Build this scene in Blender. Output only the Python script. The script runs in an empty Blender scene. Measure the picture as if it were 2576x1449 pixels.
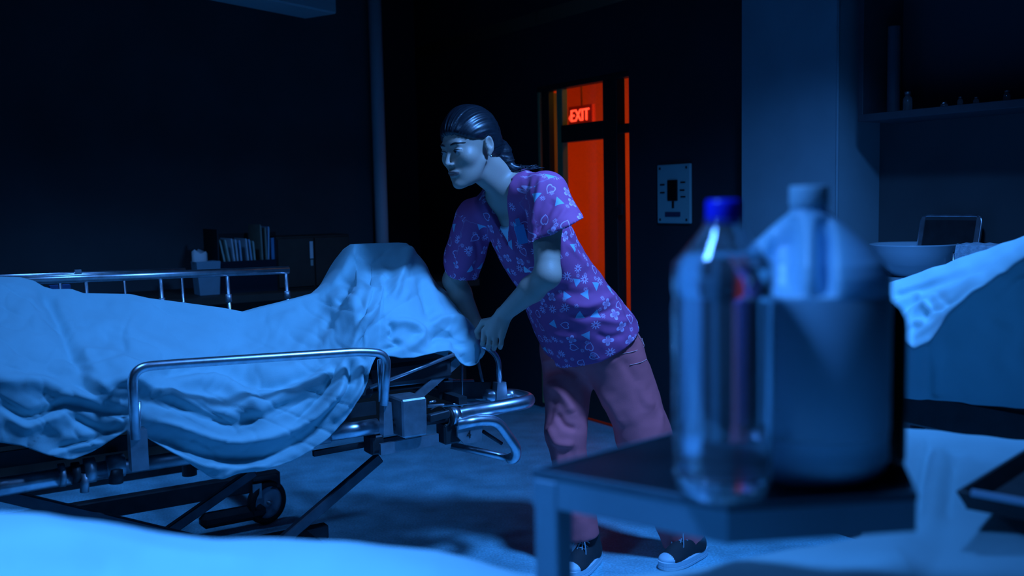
import bpy, math, random
import numpy as np
from mathutils import Vector, Matrix
random.seed(7); rng = np.random.default_rng(7)
C = bpy.context.scene.collection
SC = bpy.context.scene

# ------------------------------------------------------------------ camera
F_PX = 2504.0; CX, CY = 1288.0, 724.5
CAM = np.array([0.0, 0.0, 1.28]); PITCH = math.radians(5.13); ROLL = 0.02
_f = np.array([0, math.cos(PITCH), -math.sin(PITCH)]); _u0 = np.array([0, math.sin(PITCH), math.cos(PITCH)]); _x = np.array([1., 0, 0])
_r = math.cos(ROLL)*_x - math.sin(ROLL)*_u0; _u = math.sin(ROLL)*_x + math.cos(ROLL)*_u0
cd = bpy.data.cameras.new('camera'); cam = bpy.data.objects.new('camera', cd); C.objects.link(cam)
cd.sensor_width = 36; cd.lens = F_PX/2576*36; cd.clip_start = .02; cd.clip_end = 60
M = Matrix.Identity(4)
for i in range(3):
    M[i][0] = _r[i]; M[i][1] = _u[i]; M[i][2] = -_f[i]; M[i][3] = CAM[i]
cam.matrix_world = M
cd.dof.use_dof = True; cd.dof.focus_distance = 3.15; cd.dof.aperture_fstop = 2.8
SC.camera = cam
# ------------------------------------------------------------------ world, lights, exposure
SC.view_settings.view_transform = 'Standard'; SC.view_settings.look = 'None'
SC.view_settings.gamma = 1; SC.view_settings.use_curve_mapping = False
SC.view_settings.exposure = 0.0
w = bpy.data.worlds.new('night'); SC.world = w; w.use_nodes = True
w.node_tree.nodes['Background'].inputs[0].default_value = (.02, .16, .6, 1)
w.node_tree.nodes['Background'].inputs[1].default_value = .007
BLUE = (.085, .32, 1.0)
def area(name, loc, target, size, power, col, spread=180, sy=None):
    l = bpy.data.lights.new(name, 'AREA'); l.energy = power; l.color = col; l.size = size
    l.shape = 'DISK' if sy is None else 'RECTANGLE'
    if sy: l.size_y = sy
    l.spread = math.radians(spread)
    o = bpy.data.objects.new(name, l); C.objects.link(o); o.location = loc
    o.rotation_euler = (Vector(target)-Vector(loc)).to_track_quat('-Z', 'Y').to_euler(); return o
area('overhead_blue_lamp', (.85, 2.32, 2.6), (.22, 3.0, .4), .28, 31, BLUE, 108)
area('foreground_blue_fill', (-.50, .80, 2.45), (-.22, .84, .9), .30, 8, BLUE, 62)  # added fill, no real fixture: brightens bottles, jug and near sheet
area('desk_side_blue_fill', (-1.9, 3.75, 2.6), (-1.7, 4.2, .0), .3, 5, BLUE, 85)  # added fill, no real fixture: lifts the floor behind the gurney and the desk
area('gurney_blue_fill', (-1.1, 1.9, 2.6), (-1.0, 2.9, .7), .3, 3.5, BLUE, 80)  # unseen fill added from the left for the gurney sheet

# ------------------------------------------------------------------ projection helpers (pixel -> world point on a real plane)
def ray(px, py):
    d = _f + (px-CX)/F_PX*_r - (py-CY)/F_PX*_u
    return d
def P(px, py, Y):
    d = ray(px, py); return CAM + d*(Y/d[1])
def Z(px, py, z):
    d = ray(px, py); return CAM + d*((z-CAM[2])/d[2])
U = np.array([.846, .533, 0]); U /= np.linalg.norm(U); N = np.array([-U[1], U[0], 0]); UP = np.array([0, 0, 1.])
def plane(px, py, p0, n):
    d = ray(px, py); return CAM + d*(np.dot(np.array(p0)-CAM, n)/np.dot(d, n))
G0 = np.array([.032, 3.2, 0])
def G(px, py, w): return plane(px, py, G0+w*N, N)
def proj(V):
    V = np.asarray(V)-CAM; z = V@_f
    return np.stack([CX+F_PX*(V@_r)/z, CY-F_PX*(V@_u)/z], -1)

# ------------------------------------------------------------------ materials
MATS = {}
def mat(name, col, rough=.6, metal=0, noise=0, nscale=20, bump=0, bscale=200, sheen=0, emit=None, estr=0, spec=.5, coat=0):
    if name in MATS: return MATS[name]
    m = bpy.data.materials.new(name); m.use_nodes = True; nt = m.node_tree; b = nt.nodes['Principled BSDF']
    b.inputs['Base Color'].default_value = (*col, 1); b.inputs['Roughness'].default_value = rough; b.inputs['Metallic'].default_value = metal
    b.inputs['Specular IOR Level'].default_value = spec
    if coat: b.inputs['Coat Weight'].default_value = coat
    if sheen: b.inputs['Sheen Weight'].default_value = sheen
    tc = nt.nodes.new('ShaderNodeTexCoord')
    if noise:
        n = nt.nodes.new('ShaderNodeTexNoise'); n.inputs['Scale'].default_value = nscale; n.inputs['Detail'].default_value = 6
        nt.links.new(tc.outputs['Object'], n.inputs['Vector'])
        r = nt.nodes.new('ShaderNodeMapRange'); r.inputs['From Min'].default_value = .3; r.inputs['From Max'].default_value = .7
        r.inputs['To Min'].default_value = 1-noise; r.inputs['To Max'].default_value = 1+noise*.5
        nt.links.new(n.outputs['Fac'], r.inputs['Value'])
        v = nt.nodes.new('ShaderNodeVectorMath'); v.operation = 'SCALE'; v.inputs[0].default_value = col
        nt.links.new(r.outputs[0], v.inputs['Scale']); nt.links.new(v.outputs[0], b.inputs['Base Color'])
    if bump:
        n = nt.nodes.new('ShaderNodeTexNoise'); n.inputs['Scale'].default_value = bscale; n.inputs['Detail'].default_value = 4
        nt.links.new(tc.outputs['Object'], n.inputs['Vector'])
        bp = nt.nodes.new('ShaderNodeBump'); bp.inputs['Strength'].default_value = bump; bp.inputs['Distance'].default_value = .002
        nt.links.new(n.outputs['Fac'], bp.inputs['Height']); nt.links.new(bp.outputs[0], b.inputs['Normal'])
    if emit:
        b.inputs['Emission Color'].default_value = (*emit, 1); b.inputs['Emission Strength'].default_value = estr
    MATS[name] = m; return m
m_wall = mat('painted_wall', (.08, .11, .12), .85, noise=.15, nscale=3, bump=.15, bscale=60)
m_wall_dark = mat('shade_dark_wall', (.028, .035, .045), .85, noise=.2, nscale=2)  # shade of the door and back walls put into a darker colour
m_col = mat('pale_column_paint', (.28, .46, .52), .8, noise=.1, nscale=4, bump=.1, bscale=40)
m_ceil = mat('ceiling_paint', (.06, .07, .08), .9, noise=.1)
m_chrome = mat('steel_tube', (.75, .82, .88), .33, 1, noise=.25, nscale=35)
m_steel = mat('brushed_steel_sheet', (.5, .56, .6), .45, .9, noise=.25, nscale=25, bump=.1)
m_dark = mat('dark_painted_metal', (.035, .045, .05), .5, .3, noise=.3)
m_black = mat('black_rubber', (.012, .012, .012), .6)
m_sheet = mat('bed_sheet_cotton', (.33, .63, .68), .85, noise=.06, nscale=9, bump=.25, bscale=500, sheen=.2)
m_matt = mat('dark_vinyl_mattress', (.03, .035, .04), .5)
m_wood = mat('dark_wood', (.05, .032, .02), .6, noise=.4, nscale=8)
m_paper = mat('grey_card', (.42, .47, .42), .8, noise=.1)
m_white = mat('white_paper', (.7, .75, .75), .8)
m_orange = mat('corridor_paint', (.8, .35, .2), .8, noise=.08, nscale=3)
m_frame = mat('dark_door_frame', (.03, .028, .025), .5)
m_jamb = mat('yellow_lit_door_jamb', (.5, .48, .2), .6)  # yellow light falling on the jamb is put into its base colour

def floor_mat():
    m = mat('speckled_vinyl_floor', (.22, .60, .72), .5, noise=.28, nscale=7, bump=.15, bscale=25)
    nt = m.node_tree; b = nt.nodes['Principled BSDF']; l = b.inputs['Base Color'].links[0].from_socket
    tc = [n for n in nt.nodes if n.type == 'TEX_COORD'][0]
    n = nt.nodes.new('ShaderNodeTexNoise'); n.inputs['Scale'].default_value = 120; n.inputs['Detail'].default_value = 3
    nt.links.new(tc.outputs['Object'], n.inputs[0])
    r = nt.nodes.new('ShaderNodeMapRange'); r.inputs['From Min'].default_value = .35; r.inputs['From Max'].default_value = .65
    r.inputs['To Min'].default_value = .8; r.inputs['To Max'].default_value = 1.15; nt.links.new(n.outputs['Fac'], r.inputs['Value'])
    v = nt.nodes.new('ShaderNodeVectorMath'); v.operation = 'SCALE'; nt.links.new(l, v.inputs[0]); nt.links.new(r.outputs[0], v.inputs['Scale'])
    nt.links.new(v.outputs[0], b.inputs['Base Color']); return m
m_floor = floor_mat()

# ------------------------------------------------------------------ object helpers
def top_base(o):
    while o.parent: o = o.parent
    return np.array(o.location)
def mk(name, V, Fc, m=None, parent=None, smooth=False, kind=None, label=None):
    V = np.asarray(V, float)
    base = top_base(parent) if parent else np.zeros(3)
    me = bpy.data.meshes.new(name)
    me.from_pydata((V-base).tolist(), [], [list(map(int, f)) for f in Fc] if not isinstance(Fc, np.ndarray) else Fc.tolist())
    me.update()
    if m: me.materials.append(m)
    if smooth: me.polygons.foreach_set('use_smooth', [True]*len(me.polygons))
    o = bpy.data.objects.new(name, me); C.objects.link(o)
    if parent: o.parent = parent
    if kind: o['kind'] = kind
    if label: o['label'] = label
    return o
def thing(name, label, cat, loc, group=None):
    o = bpy.data.objects.new(name, None); C.objects.link(o); o.location = tuple(loc); o.empty_display_size = .05
    o['label'] = label; o['category'] = cat
    if group: o['group'] = group
    return o
def tag(o, label, cat, group=None):
    o['label'] = label; o['category'] = cat
    if group: o['group'] = group
    return o
def obox(c, ax, ay, az, hx, hy, hz, bev=0.0):
    """oriented box, half extents, small chamfer on all edges when bev>0"""
    c = np.array(c, float); ax, ay, az = [np.array(a, float)/np.linalg.norm(a) for a in (ax, ay, az)]
    if bev <= 0:
        V = [c+sx*hx*ax+sy*hy*ay+sz*hz*az for sz in (-1, 1) for sy in (-1, 1) for sx in (-1, 1)]
        return V, [(0, 2, 3, 1), (4, 5, 7, 6), (0, 1, 5, 4), (2, 6, 7, 3), (0, 4, 6, 2), (1, 3, 7, 5)]
    V = []; idx = {}
    for sx in (-1, 1):
        for sy in (-1, 1):
            for sz in (-1, 1):
                for k in range(3):
                    e = [hx, hy, hz]
                    for q in range(3):
                        if q != k: e[q] -= bev
                    idx[(sx, sy, sz, k)] = len(V); V.append(c+sx*e[0]*ax+sy*e[1]*ay+sz*e[2]*az)
    Fc = []
    for s in (-1, 1):
        for k in range(3):
            o2 = [(-1, -1), (1, -1), (1, 1), (-1, 1)]; f = []
            for a, b in o2:
                t = [0, 0, 0]; t[k] = s; t[(k+1) % 3] = a; t[(k+2) % 3] = b; f.append(idx[(t[0], t[1], t[2], k)])
            Fc.append(f if s > 0 else f[::-1])
    for k in range(3):
        for a in (-1, 1):
            for b in (-1, 1):
                i1, i2 = (k+1) % 3, (k+2) % 3; f = []
                for e, kk in ((-1, i1), (1, i1), (1, i2), (-1, i2)):
                    t = [0, 0, 0]; t[k] = e; t[i1] = a; t[i2] = b; f.append(idx[(t[0], t[1], t[2], kk)])
                Fc.append(f)
    for sx in (-1, 1):
        for sy in (-1, 1):
            for sz in (-1, 1): Fc.append([idx[(sx, sy, sz, k)] for k in range(3)])
    return V, Fc
def box(name, c, h, m, parent=None, ax=(1, 0, 0), ay=(0, 1, 0), az=(0, 0, 1), bev=0, **k):
    V, Fc = obox(c, ax, ay, az, *h, bev=bev); return mk(name, V, Fc, m, parent, **k)
def catmull(pts, n=6, closed=False):
    p = np.array(pts, float); out = []; L = len(p)
    rngk = range(L if closed else L-1)
    for i in rngk:
        if closed: a, b, c, d = p[(i-1) % L], p[i], p[(i+1) % L], p[(i+2) % L]
        else: a, b, c, d = p[max(i-1, 0)], p[i], p[i+1], p[min(i+2, L-1)]
        for k in range(n):
            t = k/n; out.append(.5*((2*b)+(c-a)*t+(2*a-5*b+4*c-d)*t*t+(3*b-a-3*c+d)*t**3))
    if not closed: out.append(p[-1])
    return np.array(out)
def bendpath(pts, rad=.05, n=6):
    """polyline with rounded bends (quadratic arcs)"""
    p = [np.array(q, float) for q in pts]; out = [p[0]]
    for i in range(1, len(p)-1):
        a, b, c = p[i-1], p[i], p[i+1]
        la, lc = np.linalg.norm(a-b), np.linalg.norm(c-b); r = min(rad, la*.49, lc*.49)
        s = b+(a-b)/la*r; e = b+(c-b)/lc*r
        for k in range(n+1):
            t = k/n; out.append((1-t)**2*s+2*t*(1-t)*b+t*t*e)
    out.append(p[-1]); return np.array(out)
def tube_mesh(path, r, seg=12, closed=False, cap=True):
    path = np.array(path, float); n = len(path); rr = np.full(n, r) if np.isscalar(r) else np.array(r)
    T = np.zeros_like(path)
    for i in range(n):
        a = path[(i-1) % n] if closed else path[max(i-1, 0)]; b = path[(i+1) % n] if closed else path[min(i+1, n-1)]
        T[i] = (b-a)/max(np.linalg.norm(b-a), 1e-9)
    up = np.array([0, 0, 1.]) if abs(T[0][2]) < .9 else np.array([1., 0, 0])
    nrm = np.cross(T[0], up); nrm /= np.linalg.norm(nrm); V = []; Fc = []
    for i in range(n):
        nrm = nrm-np.dot(nrm, T[i])*T[i]; nrm /= np.linalg.norm(nrm); bn = np.cross(T[i], nrm)
        for k in range(seg):
            a = 2*math.pi*k/seg; V.append(path[i]+rr[i]*(math.cos(a)*nrm+math.sin(a)*bn))
    for i in range(n if closed else n-1):
        j = (i+1) % n
        for k in range(seg):
            k2 = (k+1) % seg; Fc.append((i*seg+k, i*seg+k2, j*seg+k2, j*seg+k))
    if cap and not closed:
        Fc.append(tuple(range(seg))[::-1]); Fc.append(tuple((n-1)*seg+k for k in range(seg)))
    return V, Fc
def tube(name, path, r, m, parent=None, seg=12, closed=False, **k):
    V, Fc = tube_mesh(path, r, seg, closed); return mk(name, V, Fc, m, parent, smooth=True, **k)
def lathe(name, c, prof, m, parent=None, seg=48, sx=1, sy=1, rot=0, capb=True, capt=True, **k):
    V = []; Fc = []; c = np.array(c, float)
    for r, z in prof:
        for s in range(seg):
            a = 2*math.pi*s/seg; x, y = r*sx*math.cos(a), r*sy*math.sin(a)
            V.append(c+np.array([x*math.cos(rot)-y*math.sin(rot), x*math.sin(rot)+y*math.cos(rot), z]))
    n = len(prof)
    for i in range(n-1):
        for s in range(seg):
            s2 = (s+1) % seg; Fc.append((i*seg+s, i*seg+s2, (i+1)*seg+s2, (i+1)*seg+s))
    if capb: Fc.append(tuple(range(seg))[::-1])
    if capt: Fc.append(tuple((n-1)*seg+s for s in range(seg)))
    return mk(name, V, Fc, m, parent, smooth=True, **k)
def merge(parts):
    V = []; Fc = []
    for v, f in parts:
        o = len(V); V += list(v); Fc += [tuple(i+o for i in q) for q in f]
    return V, Fc
def text_mesh(s, size, extrude=.001):
    cu = bpy.data.curves.new('t', 'FONT'); cu.body = s; cu.size = size; cu.extrude = extrude; cu.align_x = 'CENTER'; cu.align_y = 'CENTER'
    o = bpy.data.objects.new('t', cu); C.objects.link(o); dg = bpy.context.evaluated_depsgraph_get()
    me = bpy.data.meshes.new_from_object(o.evaluated_get(dg)); bpy.data.objects.remove(o)
    V = np.array([v.co[:] for v in me.vertices]); Fc = [tuple(p.vertices) for p in me.polygons]; bpy.data.meshes.remove(me); return V, Fc
def text(name, s, size, c, right, up, m, parent=None, ex=.001, sx=1.0, **k):
    V, Fc = text_mesh(s, size, ex); right = np.array(right)/np.linalg.norm(right); up = np.array(up)/np.linalg.norm(up); nn = np.cross(right, up)
    W = np.array(c)+V[:, :1]*sx*right+V[:, 1:2]*up+V[:, 2:3]*nn; return mk(name, W, Fc, m, parent, **k)

# ------------------------------------------------------------------ signed distance modelling
class Vol:
    def __init__(s, lo, hi, h):
        s.lo = np.array(lo, float); s.h = h; s.n = np.ceil((np.array(hi)-s.lo)/h).astype(int)+1
        s.d = np.full(s.n, .2, np.float32); s.ax = [s.lo[i]+h*np.arange(s.n[i]) for i in range(3)]
    def sub(s, lo, hi):
        a = np.clip(((np.array(lo)-s.lo)/s.h).astype(int), 0, s.n); b = np.clip(((np.array(hi)-s.lo)/s.h).astype(int)+2, 0, s.n)
        sl = tuple(slice(a[i], b[i]) for i in range(3))
        X = np.stack(np.meshgrid(*[s.ax[i][sl[i]] for i in range(3)], indexing='ij'), -1); return sl, X
    def op(s, fn, lo, hi, k=0., mode='u'):
        sl, X = s.sub(lo, hi)
        if X.size == 0: return
        v = fn(X); d = s.d[sl]
        if mode == 'u':
            if k > 0: hh = np.clip(.5+.5*(d-v)/k, 0, 1); r = d*(1-hh)+v*hh-k*hh*(1-hh)
            else: r = np.minimum(d, v)
        elif mode == 's':
            if k > 0: hh = np.clip(.5-.5*(d+v)/k, 0, 1); r = d*(1-hh)+(-v)*hh+k*hh*(1-hh)
            else: r = np.maximum(d, -v)
        elif k > 0: hh = np.clip(.5-.5*(d-v)/k, 0, 1); r = d*(1-hh)+v*hh+k*hh*(1-hh)
        else: r = np.maximum(d, v)
        s.d[sl] = r
    def cap(s, a, b, ra, rb, k=.02, mode='u', sc=None):
        a = np.array(a); b = np.array(b); m = max(ra, rb)+.04
        lo = np.minimum(a, b)-m; hi = np.maximum(a, b)+m
        def fn(X):
            ab = b-a; t = np.clip(((X-a)@ab)/max(ab@ab, 1e-12), 0, 1); return np.linalg.norm(X-a-t[..., None]*ab, axis=-1)-(ra+(rb-ra)*t)
        s.op(fn, lo, hi, k, mode)
    def ell(s, c, r, R=None, k=.02, mode='u'):
        c = np.array(c); r = np.array(r); R = np.eye(3) if R is None else R; m = max(r)+.04
        def fn(X):
            q = (X-c)@R; k0 = np.linalg.norm(q/r, axis=-1); k1 = np.linalg.norm(q/(r*r), axis=-1); return k0*(k0-1)/np.maximum(k1, 1e-6)
        s.op(fn, c-m, c+m, k, mode)
    def mesh(s):
        d = s.d; ins = d < 0; n = d.shape
        acc = np.zeros((n[0]-1, n[1]-1, n[2]-1, 3), np.float32); cnt = np.zeros((n[0]-1, n[1]-1, n[2]-1), np.float32)
        cr = []
        for ax in range(3):
            a = [slice(None)]*3; b = [slice(None)]*3; a[ax] = slice(0, -1); b[ax] = slice(1, None)
            da, db = d[tuple(a)], d[tuple(b)]; x = (ins[tuple(a)] != ins[tuple(b)]); cr.append(x)
            t = np.where(x, da/np.where(da == db, 1, da-db), 0)
            o = [q for q in range(3) if q != ax]
            for i in (0, 1):
                for j in (0, 1):
                    sl = [slice(None)]*3
                    sl[o[0]] = slice(i, i+n[o[0]]-1); sl[o[1]] = slice(j, j+n[o[1]]-1)
                    xs = x[tuple(sl)]; ts = t[tuple(sl)]; cnt += xs
                    acc[..., ax] += xs*ts; acc[..., o[0]] += xs*i; acc[..., o[1]] += xs*j
        m = cnt > 0; idx = np.full(m.shape, -1, int); idx[m] = np.arange(m.sum())
        I = np.argwhere(m); V = s.lo+s.h*(I+acc[m]/cnt[m][:, None]); Fs = []
        for ax in range(3):
            e = np.argwhere(cr[ax]); o = [(ax+1) % 3, (ax+2) % 3]
            ok = (e[:, o[0]] > 0) & (e[:, o[1]] > 0) & (e[:, o[0]] < n[o[0]]-1) & (e[:, o[1]] < n[o[1]]-1); e = e[ok]
            q = []
            for da, db in ((-1, -1), (0, -1), (0, 0), (-1, 0)):
                f = e.copy(); f[:, o[0]] += da; f[:, o[1]] += db; q.append(idx[f[:, 0], f[:, 1], f[:, 2]])
            q = np.stack(q, 1); flip = ~ins[e[:, 0], e[:, 1], e[:, 2]]; q[flip] = q[flip][:, ::-1]; Fs.append(q)
        return V, np.concatenate(Fs)
def vsmooth(V, Fq, it=2, lam=.5):
    E = np.concatenate([Fq[:, [0, 1]], Fq[:, [1, 2]], Fq[:, [2, 3]], Fq[:, [3, 0]]]); E = np.concatenate([E, E[:, ::-1]])
    c = np.bincount(E[:, 0], minlength=len(V)).astype(float)
    for _ in range(it):
        s = np.stack([np.bincount(E[:, 0], V[E[:, 1], k], len(V)) for k in range(3)], 1); V = V+lam*(s/np.maximum(c, 1)[:, None]-V)
    return V
def biggest(V, Fq):
    lab = np.arange(len(V))
    while True:
        m = lab[Fq].min(1); n2 = lab.copy()
        for k in range(4): np.minimum.at(n2, Fq[:, k], m)
        n2 = n2[n2]
        if (n2 == lab).all(): break
        lab = n2
    c = np.bincount(lab, minlength=len(V)).argmax(); keep = lab == c; mp = np.cumsum(keep)-1; f = Fq[keep[Fq].all(1)]; return V[keep], mp[f]
def vnormals(V, Fq):
    n = np.cross(V[Fq[:, 2]]-V[Fq[:, 0]], V[Fq[:, 3]]-V[Fq[:, 1]]); o = np.zeros_like(V)
    for k in range(4):
        for a in range(3): o[:, a] += np.bincount(Fq[:, k], n[:, a], len(V))
    return o/np.maximum(np.linalg.norm(o, axis=1), 1e-12)[:, None]
# smooth value noise in 3D
_NT = rng.random((32, 32, 32))
def vnoise(X):
    i = np.floor(X).astype(int); f = X-i; f = f*f*(3-2*f); r = 0
    for a in (0, 1):
        for b in (0, 1):
            for c in (0, 1):
                w_ = (f[..., 0] if a else 1-f[..., 0])*(f[..., 1] if b else 1-f[..., 1])*(f[..., 2] if c else 1-f[..., 2])
                r = r+w_*_NT[(i[..., 0]+a) % 32, (i[..., 1]+b) % 32, (i[..., 2]+c) % 32]
    return r-.5
def strokes(uv, S):
    """sum of soft ridges; each stroke = (points, half width, height)"""
    out = np.zeros(len(uv))
    for pts, wd, amp in S:
        p = catmull(pts, 5); best = np.full(len(uv), 1e9)
        fall = np.ones(len(uv)); L = len(p)-1
        lo = p.min(0)-4*wd; hi = p.max(0)+4*wd
        sel = np.where((uv > lo).all(1) & (uv < hi).all(1))[0]
        if len(sel) == 0: continue
        q = uv[sel]; bd = np.full(len(sel), 1e9); bt = np.zeros(len(sel))
        for i in range(L):
            ab = p[i+1]-p[i]; t = np.clip(((q-p[i])@ab)/max(ab@ab, 1e-9), 0, 1); dd = np.linalg.norm(q-p[i]-t[:, None]*ab, axis=1)
            s = dd < bd; bd[s] = dd[s]; bt[s] = (i+t[s])/L
        out[sel] += amp*np.exp(-(bd/wd)**2)*np.clip(4*np.minimum(bt, 1-bt)+.25, 0, 1)
    return out

#@@SETTING
# ================================================================== THE SETTING
SW = np.array([.155, 6.05, 0]); NP_ = -N            # door wall: line through SW along NP_
def DW(px, py, off=0): return plane(px, py, SW+off*U, U)   # point on the door wall plane
def wallbox(name, a, b, z0, z1, th, m, side, kind='structure', parent=None):
    a = np.array([*a[:2], 0]); b = np.array([*b[:2], 0]); d = (b-a); L = np.linalg.norm(d); d /= L
    c = (a+b)/2+np.array(side)*th/2; c[2] = (z0+z1)/2
    return box(name, c, (L/2, th/2, (z1-z0)/2), m, parent, ax=d, ay=side, kind=kind)
HC = 3.0
mk('floor', [(-6, -2, 0), (6, -2, 0), (6, 11, 0), (-6, 11, 0)], [(0, 1, 2, 3)], m_floor, kind='structure')
box('ceiling', (0, 4.5, HC+.05), (6, 6.5, .05), m_ceil, kind='structure')
# left wall ends at the pipe, an alcove opens behind it
PW = P(960, 500, 6.15); PW[2] = 0
wallbox('wall_left', PW-U*4.6+N*.02, PW+N*.02, 0, HC, .15, m_wall, N)
cor = SW-NP_*1.55
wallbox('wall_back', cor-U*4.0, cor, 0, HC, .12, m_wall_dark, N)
# door wall with opening
dl = DW(1352, 300); dr = DW(1582, 300); dtop = .5*(DW(1352, 216)[2]+DW(1582, 181)[2]); dl[2] = dr[2] = 0
wend = DW(1872, 400); wend[2] = 0
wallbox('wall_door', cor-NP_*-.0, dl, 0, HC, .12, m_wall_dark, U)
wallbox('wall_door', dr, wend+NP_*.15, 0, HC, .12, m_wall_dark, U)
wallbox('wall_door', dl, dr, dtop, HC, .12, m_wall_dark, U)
# pilaster
c0 = plane(1866, 400, SW-.12*U, U); c1 = plane(2106, 400, SW-.12*U, U); c0[2] = c1[2] = 0
c2 = c1+U*.26
V = [c0, c1, c2, c0+U*.26]; V = [np.array([*v[:2], 0]) for v in V]+[np.array([*v[:2], HC]) for v in V]
mk('wall_pilaster', V, [(0, 1, 5, 4), (1, 2, 6, 5), (2, 3, 7, 6), (3, 0, 4, 7), (4, 5, 6, 7)], m_col, kind='structure')
tube('trim_1', [c1+np.array([0, 0, 0]), c1+np.array([0, 0, HC])], .006, m_col, kind='structure')
RW = c2.copy()
wallbox('wall_right', RW-NP_*.02, RW+NP_*3.2, 0, HC, .12, m_wall, U)
def RP(px, py, off=0): return plane(px, py, RW-off*U, U)
# door frame, mullions, panes
dn = thing('door_1', 'dark framed glazed doorway opening onto a red-lit corridor', 'doorway', dl); del dn['category']; dn['kind'] = 'structure'
wd = np.linalg.norm(dr-dl)
def dpt(t, z, off=.03): return dl+NP_*wd*t+U*off+UP*z
def dbar(name, t0, t1, z0, z1, m=m_frame, off=.03, th=.03, par=None):
    c = (dpt(t0, z0, off)+dpt(t1, z1, off))/2
    return box(name, c, (wd*(t1-t0)/2, th, (z1-z0)/2), m, par or dn, ax=NP_, ay=U, bev=.003)
def tpx(px): q = DW(px, 400); return np.dot(q-dl, NP_)/wd
zb0 = DW(1480, 352)[2]; zb1 = DW(1480, 307)[2]
dbar('mullion', tpx(1517), tpx(1552), .02, dtop-.03)
dbar('transom_bar', tpx(1412), tpx(1517), zb0, zb1)
dbar('transom_bar', tpx(1552), 1, zb0+.02, zb1-.03, th=.02)
dbar('header', 0, 1, dtop-.03, dtop)
box('jamb_lining', dl+NP_*.012+U*.10+UP*dtop/2, (.010, .10, dtop/2-.03), m_jamb, dn, ax=NP_, ay=U, bev=.002)
dbar('door_jamb', tpx(1398), tpx(1412), .0, dtop-.03, m_jamb, off=.03, th=.02)
dbar('door_jamb', tpx(1364), tpx(1382), .0, dtop-.03, m_frame, off=.02, th=.02)
dbar('bottom_rail', tpx(1412), tpx(1517), .02, .2)
mg = bpy.data.materials.new('door_glass'); mg.use_nodes = True; nt = mg.node_tree; nt.nodes.clear()
o_ = nt.nodes.new('ShaderNodeOutputMaterial'); mx = nt.nodes.new('ShaderNodeMixShader'); tr = nt.nodes.new('ShaderNodeBsdfTransparent'); gl = nt.nodes.new('ShaderNodeBsdfGlossy')
fr = nt.nodes.new('ShaderNodeFresnel'); gl.inputs['Roughness'].default_value = .05
mx.inputs[0].default_value = .06; nt.nodes.remove(fr); nt.links.new(tr.outputs[0], mx.inputs[1]); nt.links.new(gl.outputs[0], mx.inputs[2]); nt.links.new(mx.outputs[0], o_.inputs[0])
for a, b, z0, z1 in ((tpx(1412), tpx(1517), zb1, dtop-.03), (tpx(1412), tpx(1517), .2, zb0), (tpx(1552), 1, zb1-.03, dtop-.03), (tpx(1552), 1, .02, zb0+.02)):
    dbar('glass_pane', a, b, z0, z1, mg, th=.003)
cb = dbar('latch', tpx(1560), tpx(1571), DW(1565, 540)[2], DW(1565, 512)[2], m_frame, off=-.01, th=.01)
# corridor beyond the door
cw = SW+U*1.75
wallbox('wall_corridor', cw-NP_*2.2, cw+NP_*1.9, 0, 2.3, .1, m_orange, U)
wallbox('wall_corridor_end', SW+U*.13-NP_*2.2, SW+U*1.75-NP_*2.2, 0, 2.3, .1, m_orange, -NP_)
wallbox('wall_corridor_end', SW+U*.13+NP_*1.9, SW+U*1.75+NP_*1.9, 0, 2.3, .1, m_orange, NP_)
cc = SW+U*.95-NP_*.15; box('ceiling_corridor', (cc[0], cc[1], 2.34), (2.1, .95, .04), m_orange, ax=NP_, ay=U, kind='structure')
q = SW+U*.5+NP_*.15
box('trim_2', (*(SW+U*1.05+NP_*.3)[:2], 2.24), (.9, .04, .06), m_frame, ax=NP_, ay=U, kind='structure')
pl = bpy.data.lights.new('corridor_red_lamp', 'AREA'); pl.energy = 20; pl.color = (1, .15, .005); pl.size = .5; pl.spread = 1.9
po = bpy.data.objects.new('corridor_red_lamp', pl); C.objects.link(po); q = SW+U*.95+NP_*.45; po.location = (q[0], q[1], 2.12); po.rotation_euler = Vector((N[0], N[1], -.45)).to_track_quat('-Z', 'Y').to_euler()
yl = bpy.data.lights.new('doorway_yellow_fill', 'POINT'); yl.energy = 1.0; yl.color = (1, .55, .05); yl.shadow_soft_size = .08  # unseen point light added to turn the jamb yellow
yo = bpy.data.objects.new('doorway_yellow_fill', yl); C.objects.link(yo); q = dl+U*.42+NP_*.62; yo.location = (q[0], q[1], 2.0)
# exit sign hanging in the corridor
es0 = plane(1458, 291, SW+U*1.1, U)
sg = thing('exit_sign', 'glowing red letters of the exit sign seen through the top door pane', 'sign', es0-UP*.08)
box('housing', es0+U*.02, (.15, .015, .075), mat('sign_housing', (.25, .03, .02), .5), sg, ax=NP_, ay=U, bev=.004)
m_exit = mat('exit_letters', (1, .1, .05), .5, emit=(1, .07, .03), estr=2.2)
sgn = text('lettering', 'EXIT', .125, es0, NP_, UP, m_exit, sg, ex=.003, sx=.92)
k0 = es0-NP_*.135-UP*.01
mk('arrow', [k0+NP_*.02+UP*.03-U*.002, k0-U*.002, k0+NP_*.02-UP*.03-U*.002, k0+NP_*.012+UP*.0-U*.002], [(0, 1, 3), (1, 2, 3)], m_exit, sg)
tube('stem', [es0+U*.02+UP*.07, np.array([es0[0], es0[1], 2.3])+U*.02], .006, m_frame, sg)
# ceiling pipe
pp = P(944, 100, 6.1); pt = P(962, 590, 6.1); pc = (pp+pt)/2
pr = thing('vertical_pipe', 'pale round pipe running from floor to ceiling at the wall corner', 'pipe', (pc[0], pc[1], 0))
tube('pipe_run', [(pc[0], pc[1], 0), (pc[0], pc[1], HC)], .040, mat('pipe_paint', (.95, .95, .95), .5), pr, seg=24)
tube('flange', [(pc[0], pc[1], .0), (pc[0], pc[1], .03)], .06, m_steel, pr, seg=24)
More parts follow.
